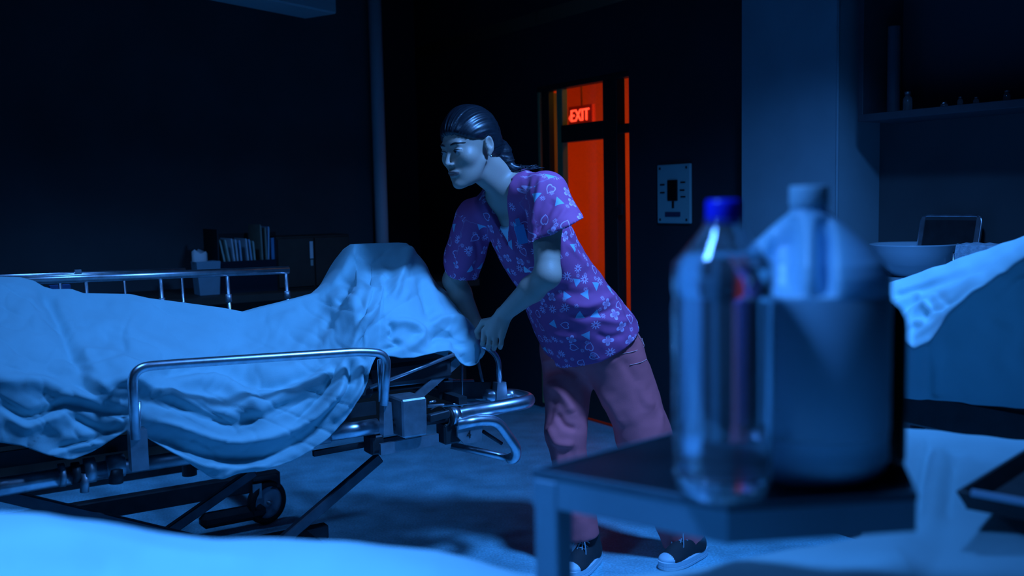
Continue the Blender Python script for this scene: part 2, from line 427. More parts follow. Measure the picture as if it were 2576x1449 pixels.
# wall switch panel
sp = DW(1700, 487); sh = thing('wall_control_panel', 'pale metal control plate on dark wall right of doorway', 'switch plate', sp-UP*.15-U*.02)
a0 = DW(1659, 487); a1 = DW(1742, 487); hw = np.linalg.norm(a1-a0)/2; b0 = DW(1700, 413)[2]; b1 = DW(1700, 562)[2]; hh = (b0-b1)/2; sc_ = (a0+a1)/2; sc_[2] = (b0+b1)/2
mp = mat('pale_plate_enamel', (.36, .62, .62), .45)
box('face_plate', sc_-U*.008, (hw, .008, hh), mp, sh, ax=NP_, ay=U, bev=.004)
def onp(u, v, d=.018): return sc_+NP_*hw*u+UP*hh*v-U*d
mdk = mat('panel_black', (.004, .004, .006), .4)
box('display_window', onp(-.02, .12), (hw*.29, .004, hh*.35), mdk, sh, ax=NP_, ay=U, bev=.001)
box('indicator_stem', onp(.0, -.36), (hw*.05, .002, hh*.12), mdk, sh, ax=NP_, ay=U)
box('name_strip', onp(-.02, -.69), (hw*.45, .002, hh*.075), mat('strip_blue', (.03, .06, .12), .5), sh, ax=NP_, ay=U)
for u, v in ((-.65, .32), (-.65, .05), (.6, .38), (.55, .12), (.6, -.1)):
    box('marking', onp(u, v), (hw*.13, .0015, hh*.022), mdk, sh, ax=NP_, ay=U)
for u in (-.8, .8):
    for v in (-.87, .87): box('screw', onp(u, v), (.006, .002, .006), m_dark, sh, ax=NP_, ay=U, bev=.0015)
# ceiling light fixture at top left
fe = P(848, 35, 5.6); fe0 = P(640, 0, 5.1); Ud = (fe0-fe); Ud[2] = 0; Ud = -Ud/np.linalg.norm(Ud); Nd = np.array([-Ud[1], Ud[0], 0]); fe0 = fe-Ud*1.2
cf = thing('ceiling_light_fixture', 'unlit pale fluorescent fixture under the ceiling, top left', 'ceiling light', (fe+fe0)/2)
box('diffuser', (fe+fe0)/2+Nd*.12+UP*.045, (.6, .12, .045), mat('diffuser_acrylic', (.6, .85, .85), .5), cf, ax=Ud, ay=Nd, bev=.008)
for t in (-.4, .4): tube('hanger_rod', [(fe+fe0)/2+N*.12+U*t+UP*.09, np.array([*((fe+fe0)/2+N*.12+U*t)[:2], HC])], .006, m_steel, cf)

# ------------------------------------------------------------------ right hand cabinet and counter
cbl = plane(2157, 290, RW-.26*U, U)
zc = cbl[2]; cl0 = np.array([*cbl[:2], 0])
cab = thing('wall_cabinet', 'open-fronted dark wall cabinet with pale edges, above the sink counter', 'cabinet', cbl+U*.13)
m_cab = mat('cabinet_laminate', (.05, .07, .085), .6, noise=.1)
cl0b = cl0+NP_*.0
box('side_panel', cl0+NP_*.012+U*.13+UP*(zc+.6), (.012, .13, .6), m_cab, cab, ax=NP_, ay=U, bev=.002)
box('bottom_shelf', cl0+NP_*.62+U*.13+UP*(zc-.012), (.62, .13, .014), m_cab, cab, ax=NP_, ay=U, bev=.002)
box('top_panel', cl0+NP_*.62+U*.13+UP*(zc+1.19), (.62, .13, .012), m_cab, cab, ax=NP_, ay=U)
box('back_panel', cl0+NP_*.62+U*.245+UP*(zc+.6), (.60, .006, .59), mat('cabinet_back', (.06, .08, .1), .7), cab, ax=NP_, ay=U)
box('side_panel', cl0+NP_*1.23+U*.13+UP*(zc+.6), (.012, .13, .58), m_cab, cab, ax=NP_, ay=U, bev=.002)
def shelfpt(px, off=.16):
    q = plane(px, 280, RW-off*U, U); q[2] = zc+.003; return q
m_glass = mat('clear_glass', (.8, .9, .95), .05)
m_glass.node_tree.nodes['Principled BSDF'].inputs['Transmission Weight'].default_value = .85
tb = shelfpt(2247, .15); r_ = .020
tag(lathe('cardboard_tube', tb, [(.024, 0), (.0245, .01), (.024, .33), (.0225, .335), (.022, .33), (.0215, .02)], mat('tube_card', (.07, .13, .16), .4), seg=24, capt=True), 'tall pale tube standing upright in the wall cabinet', 'tube')
for px, r, h, lb in ((2283, .017, .075, 'clear glass jar beside the tall tube in the cabinet'), (2375, .013, .022, 'lowest small glass vial in middle of cabinet shelf'), (2415, .010, .035, 'small glass vial, second right of the tube jar'), (2455, .010, .028, 'small glass vial below the cabinet middle, third along'), (2532, .012, .04, 'small glass vial nearest the right photo edge on the shelf')):
    q = shelfpt(px, .17)
    t = thing('glass_vial' if r < .016 else 'glass_jar', lb, 'vial' if r < .016 else 'jar', q)
    lathe('glass_body', q, [(r*.9, 0), (r, h*.08), (r, h*.65), (r*.55, h*.78), (r*.55, h*.84)], m_glass, t, seg=20)
    lathe('cap', q+UP*h*.84, [(r*.65, 0), (r*.65, h*.16), (r*.5, h*.17)], m_steel, t, seg=20)
# counter
ZC = .955
wc = thing('sink_counter', 'dark base unit with pale worktop along the right wall', 'counter', (*(RW+NP_*.8-U*.25)[:2], 0))
box('carcass', RW+NP_*.95-U*.27+UP*(ZC/2-.02), (.93, .26, ZC/2-.02), m_cab, wc, ax=NP_, ay=U)
box('worktop', RW+NP_*.95-U*.29+UP*(ZC-.02), (.95, .285, .02), mat('worktop', (.3, .45, .5), .5), wc, ax=NP_, ay=U, bev=.004)
bb = Z(2297, 694, ZC+.001)
rb = .155
bs = lathe('enamel_basin', bb, [(.075, 0), (.085, .012), (.13, .05), (rb-.005, .095), (rb+.004, .118), (rb+.006, .122), (rb, .124), (rb-.006, .118), (.125, .055), (.07, .015), (0.001, .012)], mat('enamel', (.45, .68, .78), .25, coat=.3), seg=64, capt=False)
tag(bs, 'round pale enamel wash basin on the right counter', 'basin')
# leaning steel tray
q0 = RP(2300, 611, .10); q1 = RP(2450, 606, .10); q2 = RP(2300, 549, .03)
tcn = (q0+q1)/2; wdh = np.linalg.norm((q1-q0))/2; zz = (RP(2375, 545, .05)[2]-ZC)
lt = thing('leaning_metal_tray', 'dark rectangular metal tray leaning on wall behind the basin', 'tray', np.array([*tcn[:2], ZC]))
upt = UP*zz+U*.05; upn = upt/np.linalg.norm(upt); tc_ = np.array([*tcn[:2], ZC+.004])+upt/2; hn = np.linalg.norm(upt)/2
tnn = np.cross(NP_, upn)
box('tray_floor', tc_, (wdh*.88, hn*.84, .003), m_dark, lt, ax=NP_, ay=upn, az=tnn)
cs = [tc_+NP_*wdh*a+upn*hn*b for a, b in ((-1, -1), (1, -1), (1, 1), (-1, 1))]
tube('rolled_rim', catmull(bendpath([cs[0], cs[1], cs[2], cs[3], cs[0]], .03), 1), .006, m_chrome, lt)
for a, b, c_, d_ in ((cs[0], cs[1], upn, hn*.1), (cs[3], cs[2], -upn, hn*.1)): pass
for sgx in (-1, 1): box('sloping_side', tc_+NP_*wdh*.92*sgx+tnn*.003, (wdh*.06, hn*.95, .003), m_steel, lt, ax=NP_, ay=upn, az=tnn)
# towel rack and towel
r0 = RP(2398, 640, .34); r1 = r0+NP_*.5; r0[2] = r1[2] = RP(2398, 636, .34)[2]
rk = thing('wire_towel_rack', 'small chrome wire rack on counter right of the basin', 'rack', np.array([*((r0+r1)/2)[:2], ZC]))
tube('top_rail', [r0, r1], .004, m_chrome, rk, seg=8)
for k in range(11):
    p = r0+(r1-r0)*(k/10); tube('wire', [np.array([p[0], p[1], ZC]), p], .0025 if k else .004, m_chrome, rk, seg=6)
for t in (0, 1): p = r0+(r1-r0)*t; tube('side_wire', [p, p+U*.12, np.array([*(p+U*.12)[:2], ZC])], .003, m_chrome, rk, seg=6)
tube('top_rail', [r0+U*.12, r1+U*.12], .004, m_chrome, rk, seg=8)
V = []; Fc = []; nu, nv = 60, 30
for i in range(nu+1):
    for j in range(nv+1):
        t = i/nu; s = j/nv
        prof = [(-.006, r0[2]-.055), (-.006, r0[2]-.0), (.0, r0[2]+.028), (.06, r0[2]+.034), (.126, r0[2]+.028), (.130, r0[2]-.07)]
        x = s*(len(prof)-1); a = min(int(x), len(prof)-2); fr_ = x-a
        o = prof[a][0]*(1-fr_)+prof[a+1][0]*fr_; z = prof[a][1]*(1-fr_)+prof[a+1][1]*fr_
        V.append(r0+NP_*(.01+.48*t)+U*o-U*.002*math.sin(t*95+3*math.sin(s*4))+UP*(z-r0[2]+.003*math.sin(t*60)*math.sin(s*9)))
for i in range(nu):
    for j in range(nv): a = i*(nv+1)+j; Fc.append((a, a+nv+1, a+nv+2, a+1))
tw = mk('folded_towel', V, Fc, mat('terry_towel', (.4, .6, .72), .95, noise=.25, nscale=90, bump=.8, bscale=300), None, smooth=True)
tag(tw, 'pale terry towel draped over wire rack beside the basin', 'towel')

# ------------------------------------------------------------------ left counter with files
ZD = .80
CB = P(640, 735, 5.2)
lc = thing('wall_desk', 'dark low desk along the left wall behind the gurney rail', 'desk', (*CB[:2], 0))
cbn = np.array([*CB[:2], 0]); ZD = CB[2]
def desk(px, py, off=0): return plane(px, py, cbn+N*off, N)
box('desk_top', cbn+N*.22+U*.0+UP*(ZD-.02), (1.3, .34, .02), m_wood, lc, ax=U, ay=N, bev=.003)
box('desk_front', cbn+N*.0-U*.0+UP*(ZD/2-.02), (1.25, .02, ZD/2-.02), m_wood, lc, ax=U, ay=N)
box('desk_side', cbn+U*1.24+N*.25+UP*(ZD/2-.02), (.02, .25, ZD/2-.02), m_wood, lc, ax=U, ay=N)
# tissue box
t0 = desk(500, 735, .0); t1 = desk(556, 735, .0); th_ = desk(528, 658, .0)[2]-ZD; tcen = (t0+t1)/2; tcen[2] = ZD
tx = thing('tissue_box', 'pale blue tissue box on the desk left of the files', 'tissue box', tcen)
hwx = np.linalg.norm(t1-t0)/2
V = [tcen+U*hwx*a*s+N*(.055*b+.055)+UP*z for z, s in ((.001, .88), (th_, 1.08)) for a, b in ((-1, -1), (1, -1), (1, 1), (-1, 1))]
mk('carton', V, [(0, 3, 2, 1), (4, 5, 6, 7), (0, 1, 5, 4), (1, 2, 6, 5), (2, 3, 7, 6), (3, 0, 4, 7)], mat('tissue_carton', (.22, .38, .45), .7, noise=.1), tx)
tt = [tcen+N*.05+UP*th_+U*(-.03)+U*.05*math.cos(a)*.8+N*.02*math.sin(a) for a in np.linspace(0, 6.28, 9)[:-1]]
ap = [p+UP*(.04+.012*((i*7) % 3))+U*.0 for i, p in enumerate(tt)]
mk('tissue', tt+ap+[tcen+N*.05+UP*(th_+.035)-U*.03], [(i, (i+1) % 8, 8+(i+1) % 8, 8+i) for i in range(8)]+[(8+i, 8+(i+1) % 8, 16) for i in range(8)], m_white, tx, smooth=True)
# file rack: back board, base, bracket
b0_ = desk(520, 735, .28); b1_ = desk(698, 735, .28); bz = desk(560, 588, .28)[2]
fr_t = thing('file_organiser', 'black desktop file organiser holding the folders', 'file rack', np.array([*((b0_+b1_)/2)[:2], ZD]))
bc = (b0_+b1_)/2; bw = np.linalg.norm(b1_-b0_)/2
box('back_board', np.array([*bc[:2], (bz+ZD)/2]), (bw, .008, (bz-ZD)/2), m_black, fr_t, ax=U, ay=N)
box('base_tray', np.array([*bc[:2], ZD+.006])-N*.13, (bw, .13, .005), m_black, fr_t, ax=U, ay=N)
lz = desk(600, 657, .0)[2]-ZD
box('front_lip', np.array([*bc[:2], ZD+lz/2])-N*.262, (bw, .002, lz/2), mat('smoked_acrylic', (.01, .02, .03), .2), fr_t, ax=U, ay=N)
box('side_panel', np.array([*bc[:2], ZD+lz])-N*.13-U*bw, (.004, .13, lz), m_black, fr_t, ax=U, ay=N)
files = [(548, 603, 578, 0, 'grey-green'), (562, 603, 588, 0, 'grey-green'), (578, 600, 596, 1, 'pale'), (588, 602, 602, 1, 'pale'), (598, 604, 610, 2, 'pale blue'), (614, 600, 628, 1, 'pale'), (622, 602, 638, 2, 'pale blue'), (632, 606, 644, 0, 'grey-green'),
         (650, 565, 660, 3, 'tall tan'), (662, 572, 670, 3, 'tall tan'), (671, 570, 671, 2, 'tall blue')]
fc = [(.45, .60, .50), (.6, .7, .75), (.35, .6, .8), (.30, .30, .22)]
place = ['leftmost, leaning furthest over', 'second from the left', 'third from the left', 'fourth from the left', 'fifth from the left', 'sixth from the left, beside a gap', 'seventh from the left', 'eighth, last of the short ones', 'first of the tall ones', 'second of the tall ones', 'next to the upright binder']
for k, (x0, y0, x1, ci, nm) in enumerate(files):
    a = desk(x0, y0, .06); b = desk(x1, 728, .06); b[2] = ZD+.013
    t = b-a; th = .0028; V = []
    for w_ in (-1, 1):
        for q in (a, b):
            for n_ in (-.03, .2): V.append(q+U*th*w_+N*n_*(1 if n_ < 0 else .85))
    f = thing('file_folder', f'{nm} folder in the file organiser, {place[k]}', 'folder', (a+b)/2-UP*abs(a[2]-b[2])/2, 'folders in the desk organiser')
    mk('cover', V, [(0, 1, 3, 2), (4, 6, 7, 5), (0, 4, 5, 1), (2, 3, 7, 6), (0, 2, 6, 4), (1, 5, 7, 3)], mat('folder%d' % ci, fc[ci], .7, noise=.15), f)
    V2 = [(p-(a+b)/2)*.96+(a+b)/2+U*.005+N*.006 for p in V]
    mk('papers', V2, [(0, 1, 3, 2), (4, 6, 7, 5), (0, 4, 5, 1), (2, 3, 7, 6), (0, 2, 6, 4), (1, 5, 7, 3)], m_paper, f)
a = desk(688, 597, .05); bnd = thing('blue_binder', 'upright blue binder at right end of the file organiser', 'binder', np.array([*a[:2], ZD]))
box('spine', np.array([*a[:2], (a[2]+ZD)/2+.006]), (.017, .006, (a[2]-ZD)/2-.008), mat('binder_blue', (.12, .36, .62), .5), bnd, ax=U, ay=N, bev=.002)
box('cover', np.array([*a[:2], (a[2]+ZD)/2+.006])+N*.10-U*.015, (.002, .094, (a[2]-ZD)/2-.008), MATS['binder_blue'], bnd, ax=U, ay=N)
box('cover', np.array([*a[:2], (a[2]+ZD)/2+.006])+N*.10+U*.015, (.002, .094, (a[2]-ZD)/2-.008), MATS['binder_blue'], bnd, ax=U, ay=N)
# dark brown cabinet with label strip
a = desk(702, 735, .0); b = desk(884, 735, .0); z1 = desk(790, 592, .0)[2]; cc = (a+b)/2
dc = thing('desktop_cabinet', 'dark brown desktop cabinet with a pale label strip', 'cabinet', np.array([*cc[:2], ZD]))
hwc = np.linalg.norm(b-a)/2
box('cabinet_body', np.array([*cc[:2], (z1+ZD)/2])+N*.11, (hwc, .10, (z1-ZD)/2), m_wood, dc, ax=U, ay=N, bev=.003)
for s in (-1, 1): box('cabinet_door', np.array([*cc[:2], (z1+ZD)/2])+U*hwc*.5*s+N*.004, (hwc*.485, .006, (z1-ZD)/2-.012), m_wood, dc, ax=U, ay=N, bev=.002)
a = desk(783, 607, -.004); b = desk(783, 650, -.004)
box('label_strip', (a+b)/2-N*.002, (.009, .0015, abs(a[2]-b[2])/2), m_white, dc, ax=U, ay=N)
a = desk(784, 656, -.004); box('tag', a-N*.002-UP*.01, (.007, .0015, .016), m_paper, dc, ax=U, ay=N)

#@@GURNEY
# ================================================================== MAIN GURNEY
def gs(px, w): q = G(px, 1000, w); return np.dot(q-G0, U)
def gp(s, w, z): return G0+U*s+N*w+UP*z
gur = thing('hospital_gurney', 'steel wheeled gurney carrying the draped body, chrome side rails up', 'gurney', gp(-.9, .35, 0))
ZF = .62; RT = .024
# bumper frame tube: near side, round end, far side
near = [G(-260, 1262, .03), G(0, 1222, .03), G(300, 1178, .03)]
for q in near: pass
zf_l = [G(x, y, .03) for x, y in ((-260, 1268), (300, 1176))]
tube('frame_tube', zf_l, RT, m_chrome, gur, seg=16)
tube('frame_tube', [G(300, 1176, .03), G(830, 1098, .03)], .020, m_steel, gur, seg=16)
tube('frame_tube', [G(830, 1090, .02), G(948, 1072, .02), ], RT, m_chrome, gur, seg=16)
e0 = G(1060, 1060, .03); e1 = G(1322, 1014, .03)
endp = bendpath([G(1130, 1048, .03), G(1345, 1008, .03), G(1345, 1008, .03)+N*.13, G(1235, 998, .13), G(1235, 998, .13)-U*.0+N*.55], .09, 10)
tube('bumper_tube', endp, .023, m_chrome, gur, seg=18)
tube('frame_tube', [G(948, 1075, .03), G(1130, 1048, .03)], .017, m_dark, gur, seg=14)
def collar(px, py, w, dp, r, m=m_chrome): a = G(px-dp, py+dp*.15, w); b = G(px+dp, py-dp*.15, w); tube('collar', [a, b], r, m, gur, seg=18)
collar(1142, 1046, .03, 9, .029); collar(1129, 1049, .03, 3, .031, m_black)
collar(225, 1183, .02, 14, .032, m_steel); collar(290, 1172, .02, 22, .030, m_steel); collar(190, 1190, .02, 10, .028, m_dark); collar(155,1195,.02,8,.030,m_steel)
tube('peg', [G(213, 1190, .0), G(213, 1238, .0)], .011, m_steel, gur); tube('peg', [G(292, 1180, .0), G(292, 1215, .0)], .018, m_dark, gur)
# far side frame
fa = G0+N*.72
tube('frame_tube', [gp(-2.0, .70, ZF), gp(-.1, .70, ZF)], RT, m_chrome, gur, seg=12)
# deck
box('deck_rail', (gp(-1.45, .06, .655)), (.95, .006, .02), m_dark, gur, ax=U, ay=N)
box('deck_rail', (gp(-1.45, .66, .655)), (.95, .006, .02), m_dark, gur, ax=U, ay=N)
for s in (-2.1, -1.6, -1.1, -.6, -.2): box('cross_member', gp(s, .36, .64), (.015, .31, .012), m_dark, gur, ax=U, ay=N)
box('mattress', gp(-1.42, .36, .72), (.92, .30, .035), m_matt, gur, ax=U, ay=N, bev=.012)
# raised end section (dark mattress edge under the tented sheet)
mA = G(925, 952, .08); mB = G(1140, 925, .08)
ax_ = (mB-mA)/np.linalg.norm(mB-mA)
box('raised_mattress', (mA+mB)/2+N*.29+UP*.0, (np.linalg.norm(mB-mA)/2, .29, .035), m_matt, gur, ax=ax_, ay=N, az=np.cross(ax_, N), bev=.012)
tube('support_bar', [G(930, 975, .05), G(1142, 892, .05)], .006, m_steel, gur)
box('flat_strut', (G(1045, 1002, .09)+G(1152, 908, .09))/2, (np.linalg.norm(G(1045, 1002, .09)-G(1152, 908, .09))/2, .003, .014), m_steel, gur, ax=G(1152, 908, .09)-G(1045, 1002, .09), ay=N, az=np.cross(G(1152, 908, .09)-G(1045, 1002, .09), N))
tube('cross_tube', [G(930, 985, .2), G(1060, 970, .2), G(1320, 1003, .16)], .007, m_dark, gur)
tube('cross_tube', [G(930, 968, .3), G(1190, 960, .3)], .009, m_steel, gur)
tube('cross_tube', [G(1075, 1022, .14), G(1250, 1010, .14)], .006, m_steel, gur)
box('end_plate', G(1190, 982, .16), (.13, .004, .028), m_dark, gur, ax=U*1.0+UP*-.12, ay=N, az=UP)
tube('end_post', [G(1162, 885, .16), G(1162, 1045, .16)], .0045, m_steel, gur); tube('end_post', [G(1198, 885, .22), G(1219, 985, .22)], .005, m_steel, gur)
box('pivot_bracket', G(1118, 945, .2), (.012, .005, .05), m_dark, gur, ax=U, ay=N)
box('pivot_bracket', G(1127, 968, .16), (.016, .004, .014), m_steel, gur, ax=U, ay=N)
# push rail the nurse holds (top bar then curved leg down to a socket)
grip = bendpath([G(1140, 866, .16), G(1226, 872, .16), G(1254, 900, .13), G(1257, 968, .13)], .07, 10)
tube('push_rail', grip, .0095, m_chrome, gur, seg=14)
sk = G(1257, 985, .13)
V = [sk+U*a*(.017 if z > 0 else .023)+N*b*.015+UP*z for z in (-.035, .033) for a, b in ((-1, -1), (1, -1), (1, 1), (-1, 1))]
mk('rail_socket', V, [(0, 3, 2, 1), (4, 5, 6, 7), (0, 1, 5, 4), (1, 2, 6, 5), (2, 3, 7, 6), (3, 0, 4, 7)], m_steel, gur)
# control box
bx = G(1042, 1050, -.03)
bwid = np.linalg.norm(G(1012, 1050, -.03)-G(1074, 1050, -.03))/2
box('motor_box', bx+N*.05, (bwid, .055, .058), m_steel, gur, ax=U, ay=N, bev=.005)
box('mounting_plate', G(1030, 1117, .0), (.098, .006, .017), m_steel, gur, ax=U*1+UP*.02, ay=N)
tube('cable', catmull([G(1082, 1032, .0), G(1105, 1022, .0), G(1122, 1035, .0), G(1130, 1062, .0), G(1118, 1075, .0)], 5), .003, m_black, gur, seg=8)
tube('lock_pin', [G(1080, 1012, .02), G(1096, 1009, .02)], .004, m_chrome, gur, seg=8)
box('latch_block', G(1103, 1046, .0), (.035, .012, .012), m_dark, gur, ax=U+UP*.1, ay=N, bev=.003)
box('pivot_block', G(940, 1115, .05), (.022, .03, .03), m_dark, gur, ax=U, ay=N, bev=.006)
box('pivot_block', G(1128, 1085, .05), (.03, .03, .035), m_dark, gur, ax=U, ay=N, bev=.006)
box('lower_rail', G(905, 1120, .1), (.15, .008, .008), m_dark, gur, ax=U+UP*.02, ay=N)
# lower loop handle with number plate
lp = bendpath([G(1150, 1068, .0), G(1212, 1056, .0), G(1252, 1060, .0), G(1300, 1128, -.01), G(1296, 1156, .0), G(1270, 1150, .05), G(1135, 1120, .14)], .045, 8)
tube('loop_handle', lp, [.0175]*(len(lp)-9)+[.012]*9, m_chrome, gur, seg=16)
tube('loop_brace', [G(1215, 1085, .03), G(1262, 1116, .03)], .006, m_dark, gur)
V = [G(x, y, .0)+N*d for d in (-.004, .004) for x, y in ((1148, 1072), (1212, 1066), (1210, 1110), (1166, 1116), (1150, 1098))]
npz = mk('number_plate', V, [(0, 1, 2, 3, 4), (9, 8, 7, 6, 5)]+[(i, i+5, (i+1) % 5+5, (i+1) % 5) for i in range(5)], m_steel, gur)
text('numeral', '4', .034, G(1180, 1094, -.006), U, UP, m_black, npz, ex=.0006)
# near side rail, lowered arch with two brackets
ra = G(335, 1108, -.07); rr_ = [G(337, 1100, -.07), G(333, 1000, -.07), G(345, 935, -.07), G(430, 916, -.07), G(885, 888, -.07), G(955, 890, -.07), G(966, 960, -.07), G(966, 1015, -.07)]
rail = thing('x', 'x', 'x', (0, 0, 0)); bpy.data.objects.remove(rail)
rp = bendpath([G(342, 1105, -.07), G(330, 925, -.07), G(430, 916, -.07), G(910, 884, -.07), G(975, 890, -.07), G(966, 1020, -.07)], .085, 12)
tube('side_rail', rp, .0125, m_chrome, gur, seg=16)
rp2 = bendpath([G(350, 1100, -.05), G(346, 950, -.05), G(352, 935, -.05)], .05, 6)
tube('side_rail_inner', [G(349, 1100, -.05), G(349, 1010, -.05)], .006, m_chrome, gur, seg=10); tube('side_rail_inner', [G(957, 1010, -.05), G(955, 905, -.05)], .007, m_chrome, gur, seg=10)
a = G(347, 1130, -.05)
V = [a+U*x*.021+N*y*.02+UP*z for z in (-.052, .052) for x, y in ((-1, -1), (1, -1), (1, 1), (-1, 1))]
mk('rail_bracket', V, [(0, 3, 2, 1), (4, 5, 6, 7), (0, 1, 5, 4), (1, 2, 6, 5), (2, 3, 7, 6), (3, 0, 4, 7)], m_steel, gur)
a = G(971, 1052, -.05)
V = [a+U*x*(.012 if z > 0 else .016)+N*y*.015+UP*z for z in (-.048, .048) for x, y in ((-1, -1), (1, -1), (1, 1), (-1, 1))]
mk('rail_bracket', V, [(0, 3, 2, 1), (4, 5, 6, 7), (0, 1, 5, 4), (1, 2, 6, 5), (2, 3, 7, 6), (3, 0, 4, 7)], m_steel, gur)
# far side rail with posts
f0 = G(-250, 718, .74); f1 = G(726, 679, .74)
tube('far_side_rail', [f0, f1], .014, m_chrome, gur, seg=14)
for x in (40, 215, 403, 571, 719):
    t = np.dot(G(x, 700, .74)-f0, (f1-f0))/np.dot(f1-f0, f1-f0); p = f0+(f1-f0)*t; b = np.array([p[0]+.012, p[1], .60])
    pst = tube('rail_post', [p, b], .0075, m_chrome, gur, seg=10); tube('post_collar', [p*.83+b*.17, p*.77+b*.23], .0105, m_steel, pst, seg=10)
# crossed legs and base
m_leg = mat('worn_dark_steel', (.10, .12, .14), .45, .8, noise=.3)
def flatbar(name, a, b, hw_, ht, m): 
    d = b-a; return box(name, (a+b)/2, (np.linalg.norm(d)/2, hw_, ht), m, gur, ax=d, ay=N, az=np.cross(d, N), bev=.003)
for w_ in (.08, .62):
    base0 = gp(-2.05, w_, .16); base1 = gp(-.55, w_, .16)
for a, b, w_ in (((-120, 1215), (640, 1395), .1), ((705, 1365), (955, 1150), .1), ((640, 1185), (405, 1350), .45)):
    A = G(*a, w_); B = G(*b, w_); d = (B-A) if B[2] < A[2] else (A-B)
    lo_, hi_ = (B, A) if B[2] < A[2] else (A, B); dd = (lo_-hi_)/np.linalg.norm(lo_-hi_); k = (lo_[2]-.17)/(-dd[2]); lo_ = lo_+dd*k
    flatbar('scissor_leg', hi_, lo_, .012, .016, m_leg)
for w_ in (.1, .5): box('base_beam', gp(-1.35, w_, .15), (.85, .02, .025), m_dark, gur, ax=U, ay=N, bev=.004)
for s in (-2.1, -.6): box('base_beam', gp(s, .3, .15), (.02, .22, .025), m_dark, gur, ax=U, ay=N, bev=.004)
def wheel(c, ax, parent, r=.088, name='wheel'):
    ax = np.array(ax)/np.linalg.norm(ax); e = np.cross(ax, UP); V = []; Fc = []
    prof = [(r*.72, -.010), (r*.74, -.018), (r*.93, -.019), (r, -.010), (r, .010), (r*.93, .019), (r*.74, .018), (r*.72, .010)]; sg_ = 40
    for k in range(sg_):
        a_ = 2*math.pi*k/sg_; d_ = math.cos(a_)*e+math.sin(a_)*UP
        for rr2, o in prof: V.append(c+d_*rr2+ax*o)
    n_ = len(prof)
    for k in range(sg_):
        for j in range(n_): Fc.append((k*n_+j, k*n_+(j+1) % n_, ((k+1) % sg_)*n_+(j+1) % n_, ((k+1) % sg_)*n_+j))
    w_o = mk(name, V, Fc, m_black, parent, smooth=True)
    V = []; Fc = []; prof = [(.001, -.010), (r*.2, -.012), (r*.24, -.004), (r*.6, -.009), (r*.735, -.013), (r*.735, .013), (r*.2, .012), (.001, .010)]
    for k in range(sg_):
        a_ = 2*math.pi*k/sg_; d_ = math.cos(a_)*e+math.sin(a_)*UP
        for rr2, o in prof: V.append(c+d_*rr2+ax*o)
    n_ = len(prof)
    for k in range(sg_):
        for j in range(n_-1): Fc.append((k*n_+j, k*n_+j+1, ((k+1) % sg_)*n_+j+1, ((k+1) % sg_)*n_+j))
    mk('wheel_disc', V, Fc, mat('wheel_disc', (.3, .42, .5), .45, noise=.2), w_o, smooth=True)
    tube('axle', [c-ax*.03, c+ax*.03], r*.1, m_steel, w_o)
    return w_o
for s, w_ in ((-2.05, .1), (-.62, .1), (-2.05, .5)):
    c = gp(s, w_, .088); wheel(c, N, gur); box('caster_fork', c+UP*.04+N*.026, (.014, .003, .055), m_steel, gur, ax=U, ay=N); box('caster_fork', c+UP*.04-N*.026, (.014, .003, .055), m_steel, gur, ax=U, ay=N)
# ------------------------------------------------------------------ second empty gurney behind
W2 = plane(673, 1318, G0, UP) if False else Z(673, 1316, 0.0)
w2 = np.dot(W2-G0, N); s2 = np.dot(W2-G0, U)
g2 = thing('empty_gurney', 'dark empty gurney standing behind the occupied one, with a thinner side rail', 'gurney', gp(s2-.8, w2+.3, 0))
q = W2+UP*.088; wheel(q, N*.95-U*.3, g2); box('caster_fork', q+UP*.058-N*.028-U*.045, (.018, .003, .03), m_steel, g2, ax=U, ay=N); box('caster_top', q+UP*.105-U*.01, (.05, .032, .006), m_dark, g2, ax=U, ay=N, bev=.002); box('caster_fork', q+UP*.045+N*.028, (.02, .003, .05), m_steel, g2, ax=U, ay=N)
q = gp(s2-1.5, w2, .088); wheel(q, N, g2); box('caster_fork', q+UP*.045-N*.028, (.014, .003, .055), m_steel, g2, ax=U, ay=N)
box('base_beam', gp(s2-.78, w2+.02, .17), (.84, .025, .035), m_dark, g2, ax=U, ay=N, bev=.005)
box('base_beam', gp(s2-.78, w2+.5, .17), (.84, .025, .035), m_dark, g2, ax=U, ay=N, bev=.005)
for s in (-.05, -1.5): box('base_beam', gp(s2+s, w2+.25, .17), (.025, .25, .03), m_dark, g2, ax=U, ay=N); tube('lift_column', [gp(s2+s*.7-.2, w2+.25, .18), gp(s2+s*.7-.2, w2+.25, .56)], .03, m_dark, g2)
box('skid_plate', gp(s2-.14, w2-.01, .06), (.13, .03, .03), m_dark, g2, ax=U, ay=N, bev=.02)
for o in (.0, .56): tube('deck_tube', [gp(s2-1.8, w2+o, .58), gp(s2+.1, w2+o, .58)], .018, m_steel, g2, seg=12)
for k in range(9): box('deck_slat', gp(s2-1.75+.22*k, w2+.28, .595), (.012, .28, .006), m_dark, g2, ax=U, ay=N, bev=.002)
ww = 1.28
h0 = G(-250, 706, ww); h1 = G(466, 679, ww); tube('side_rail', [h0, h1], .008, m_chrome, g2, seg=12)
box('rail_clip', G(196, 688, ww), (.011, .012, .014), m_steel, g2, ax=U, ay=N)
for x in (150, 312, 457):
    t = np.dot(G(x, 700, ww)-h0, (h1-h0))/np.dot(h1-h0, h1-h0); p = h0+(h1-h0)*t; b = np.array([p[0]+.005, p[1], .58])
    pst = tube('rail_post', [p, b], .0065, m_chrome, g2, seg=10); tube('post_collar', [p*.72+b*.28, p*.62+b*.38], .009, m_steel, pst, seg=10)
box('crank_box', G(150, 722, ww+.02), (.035, .02, .008), mat('blue_plastic', (.03, .1, .25), .5), g2, ax=U, ay=N)

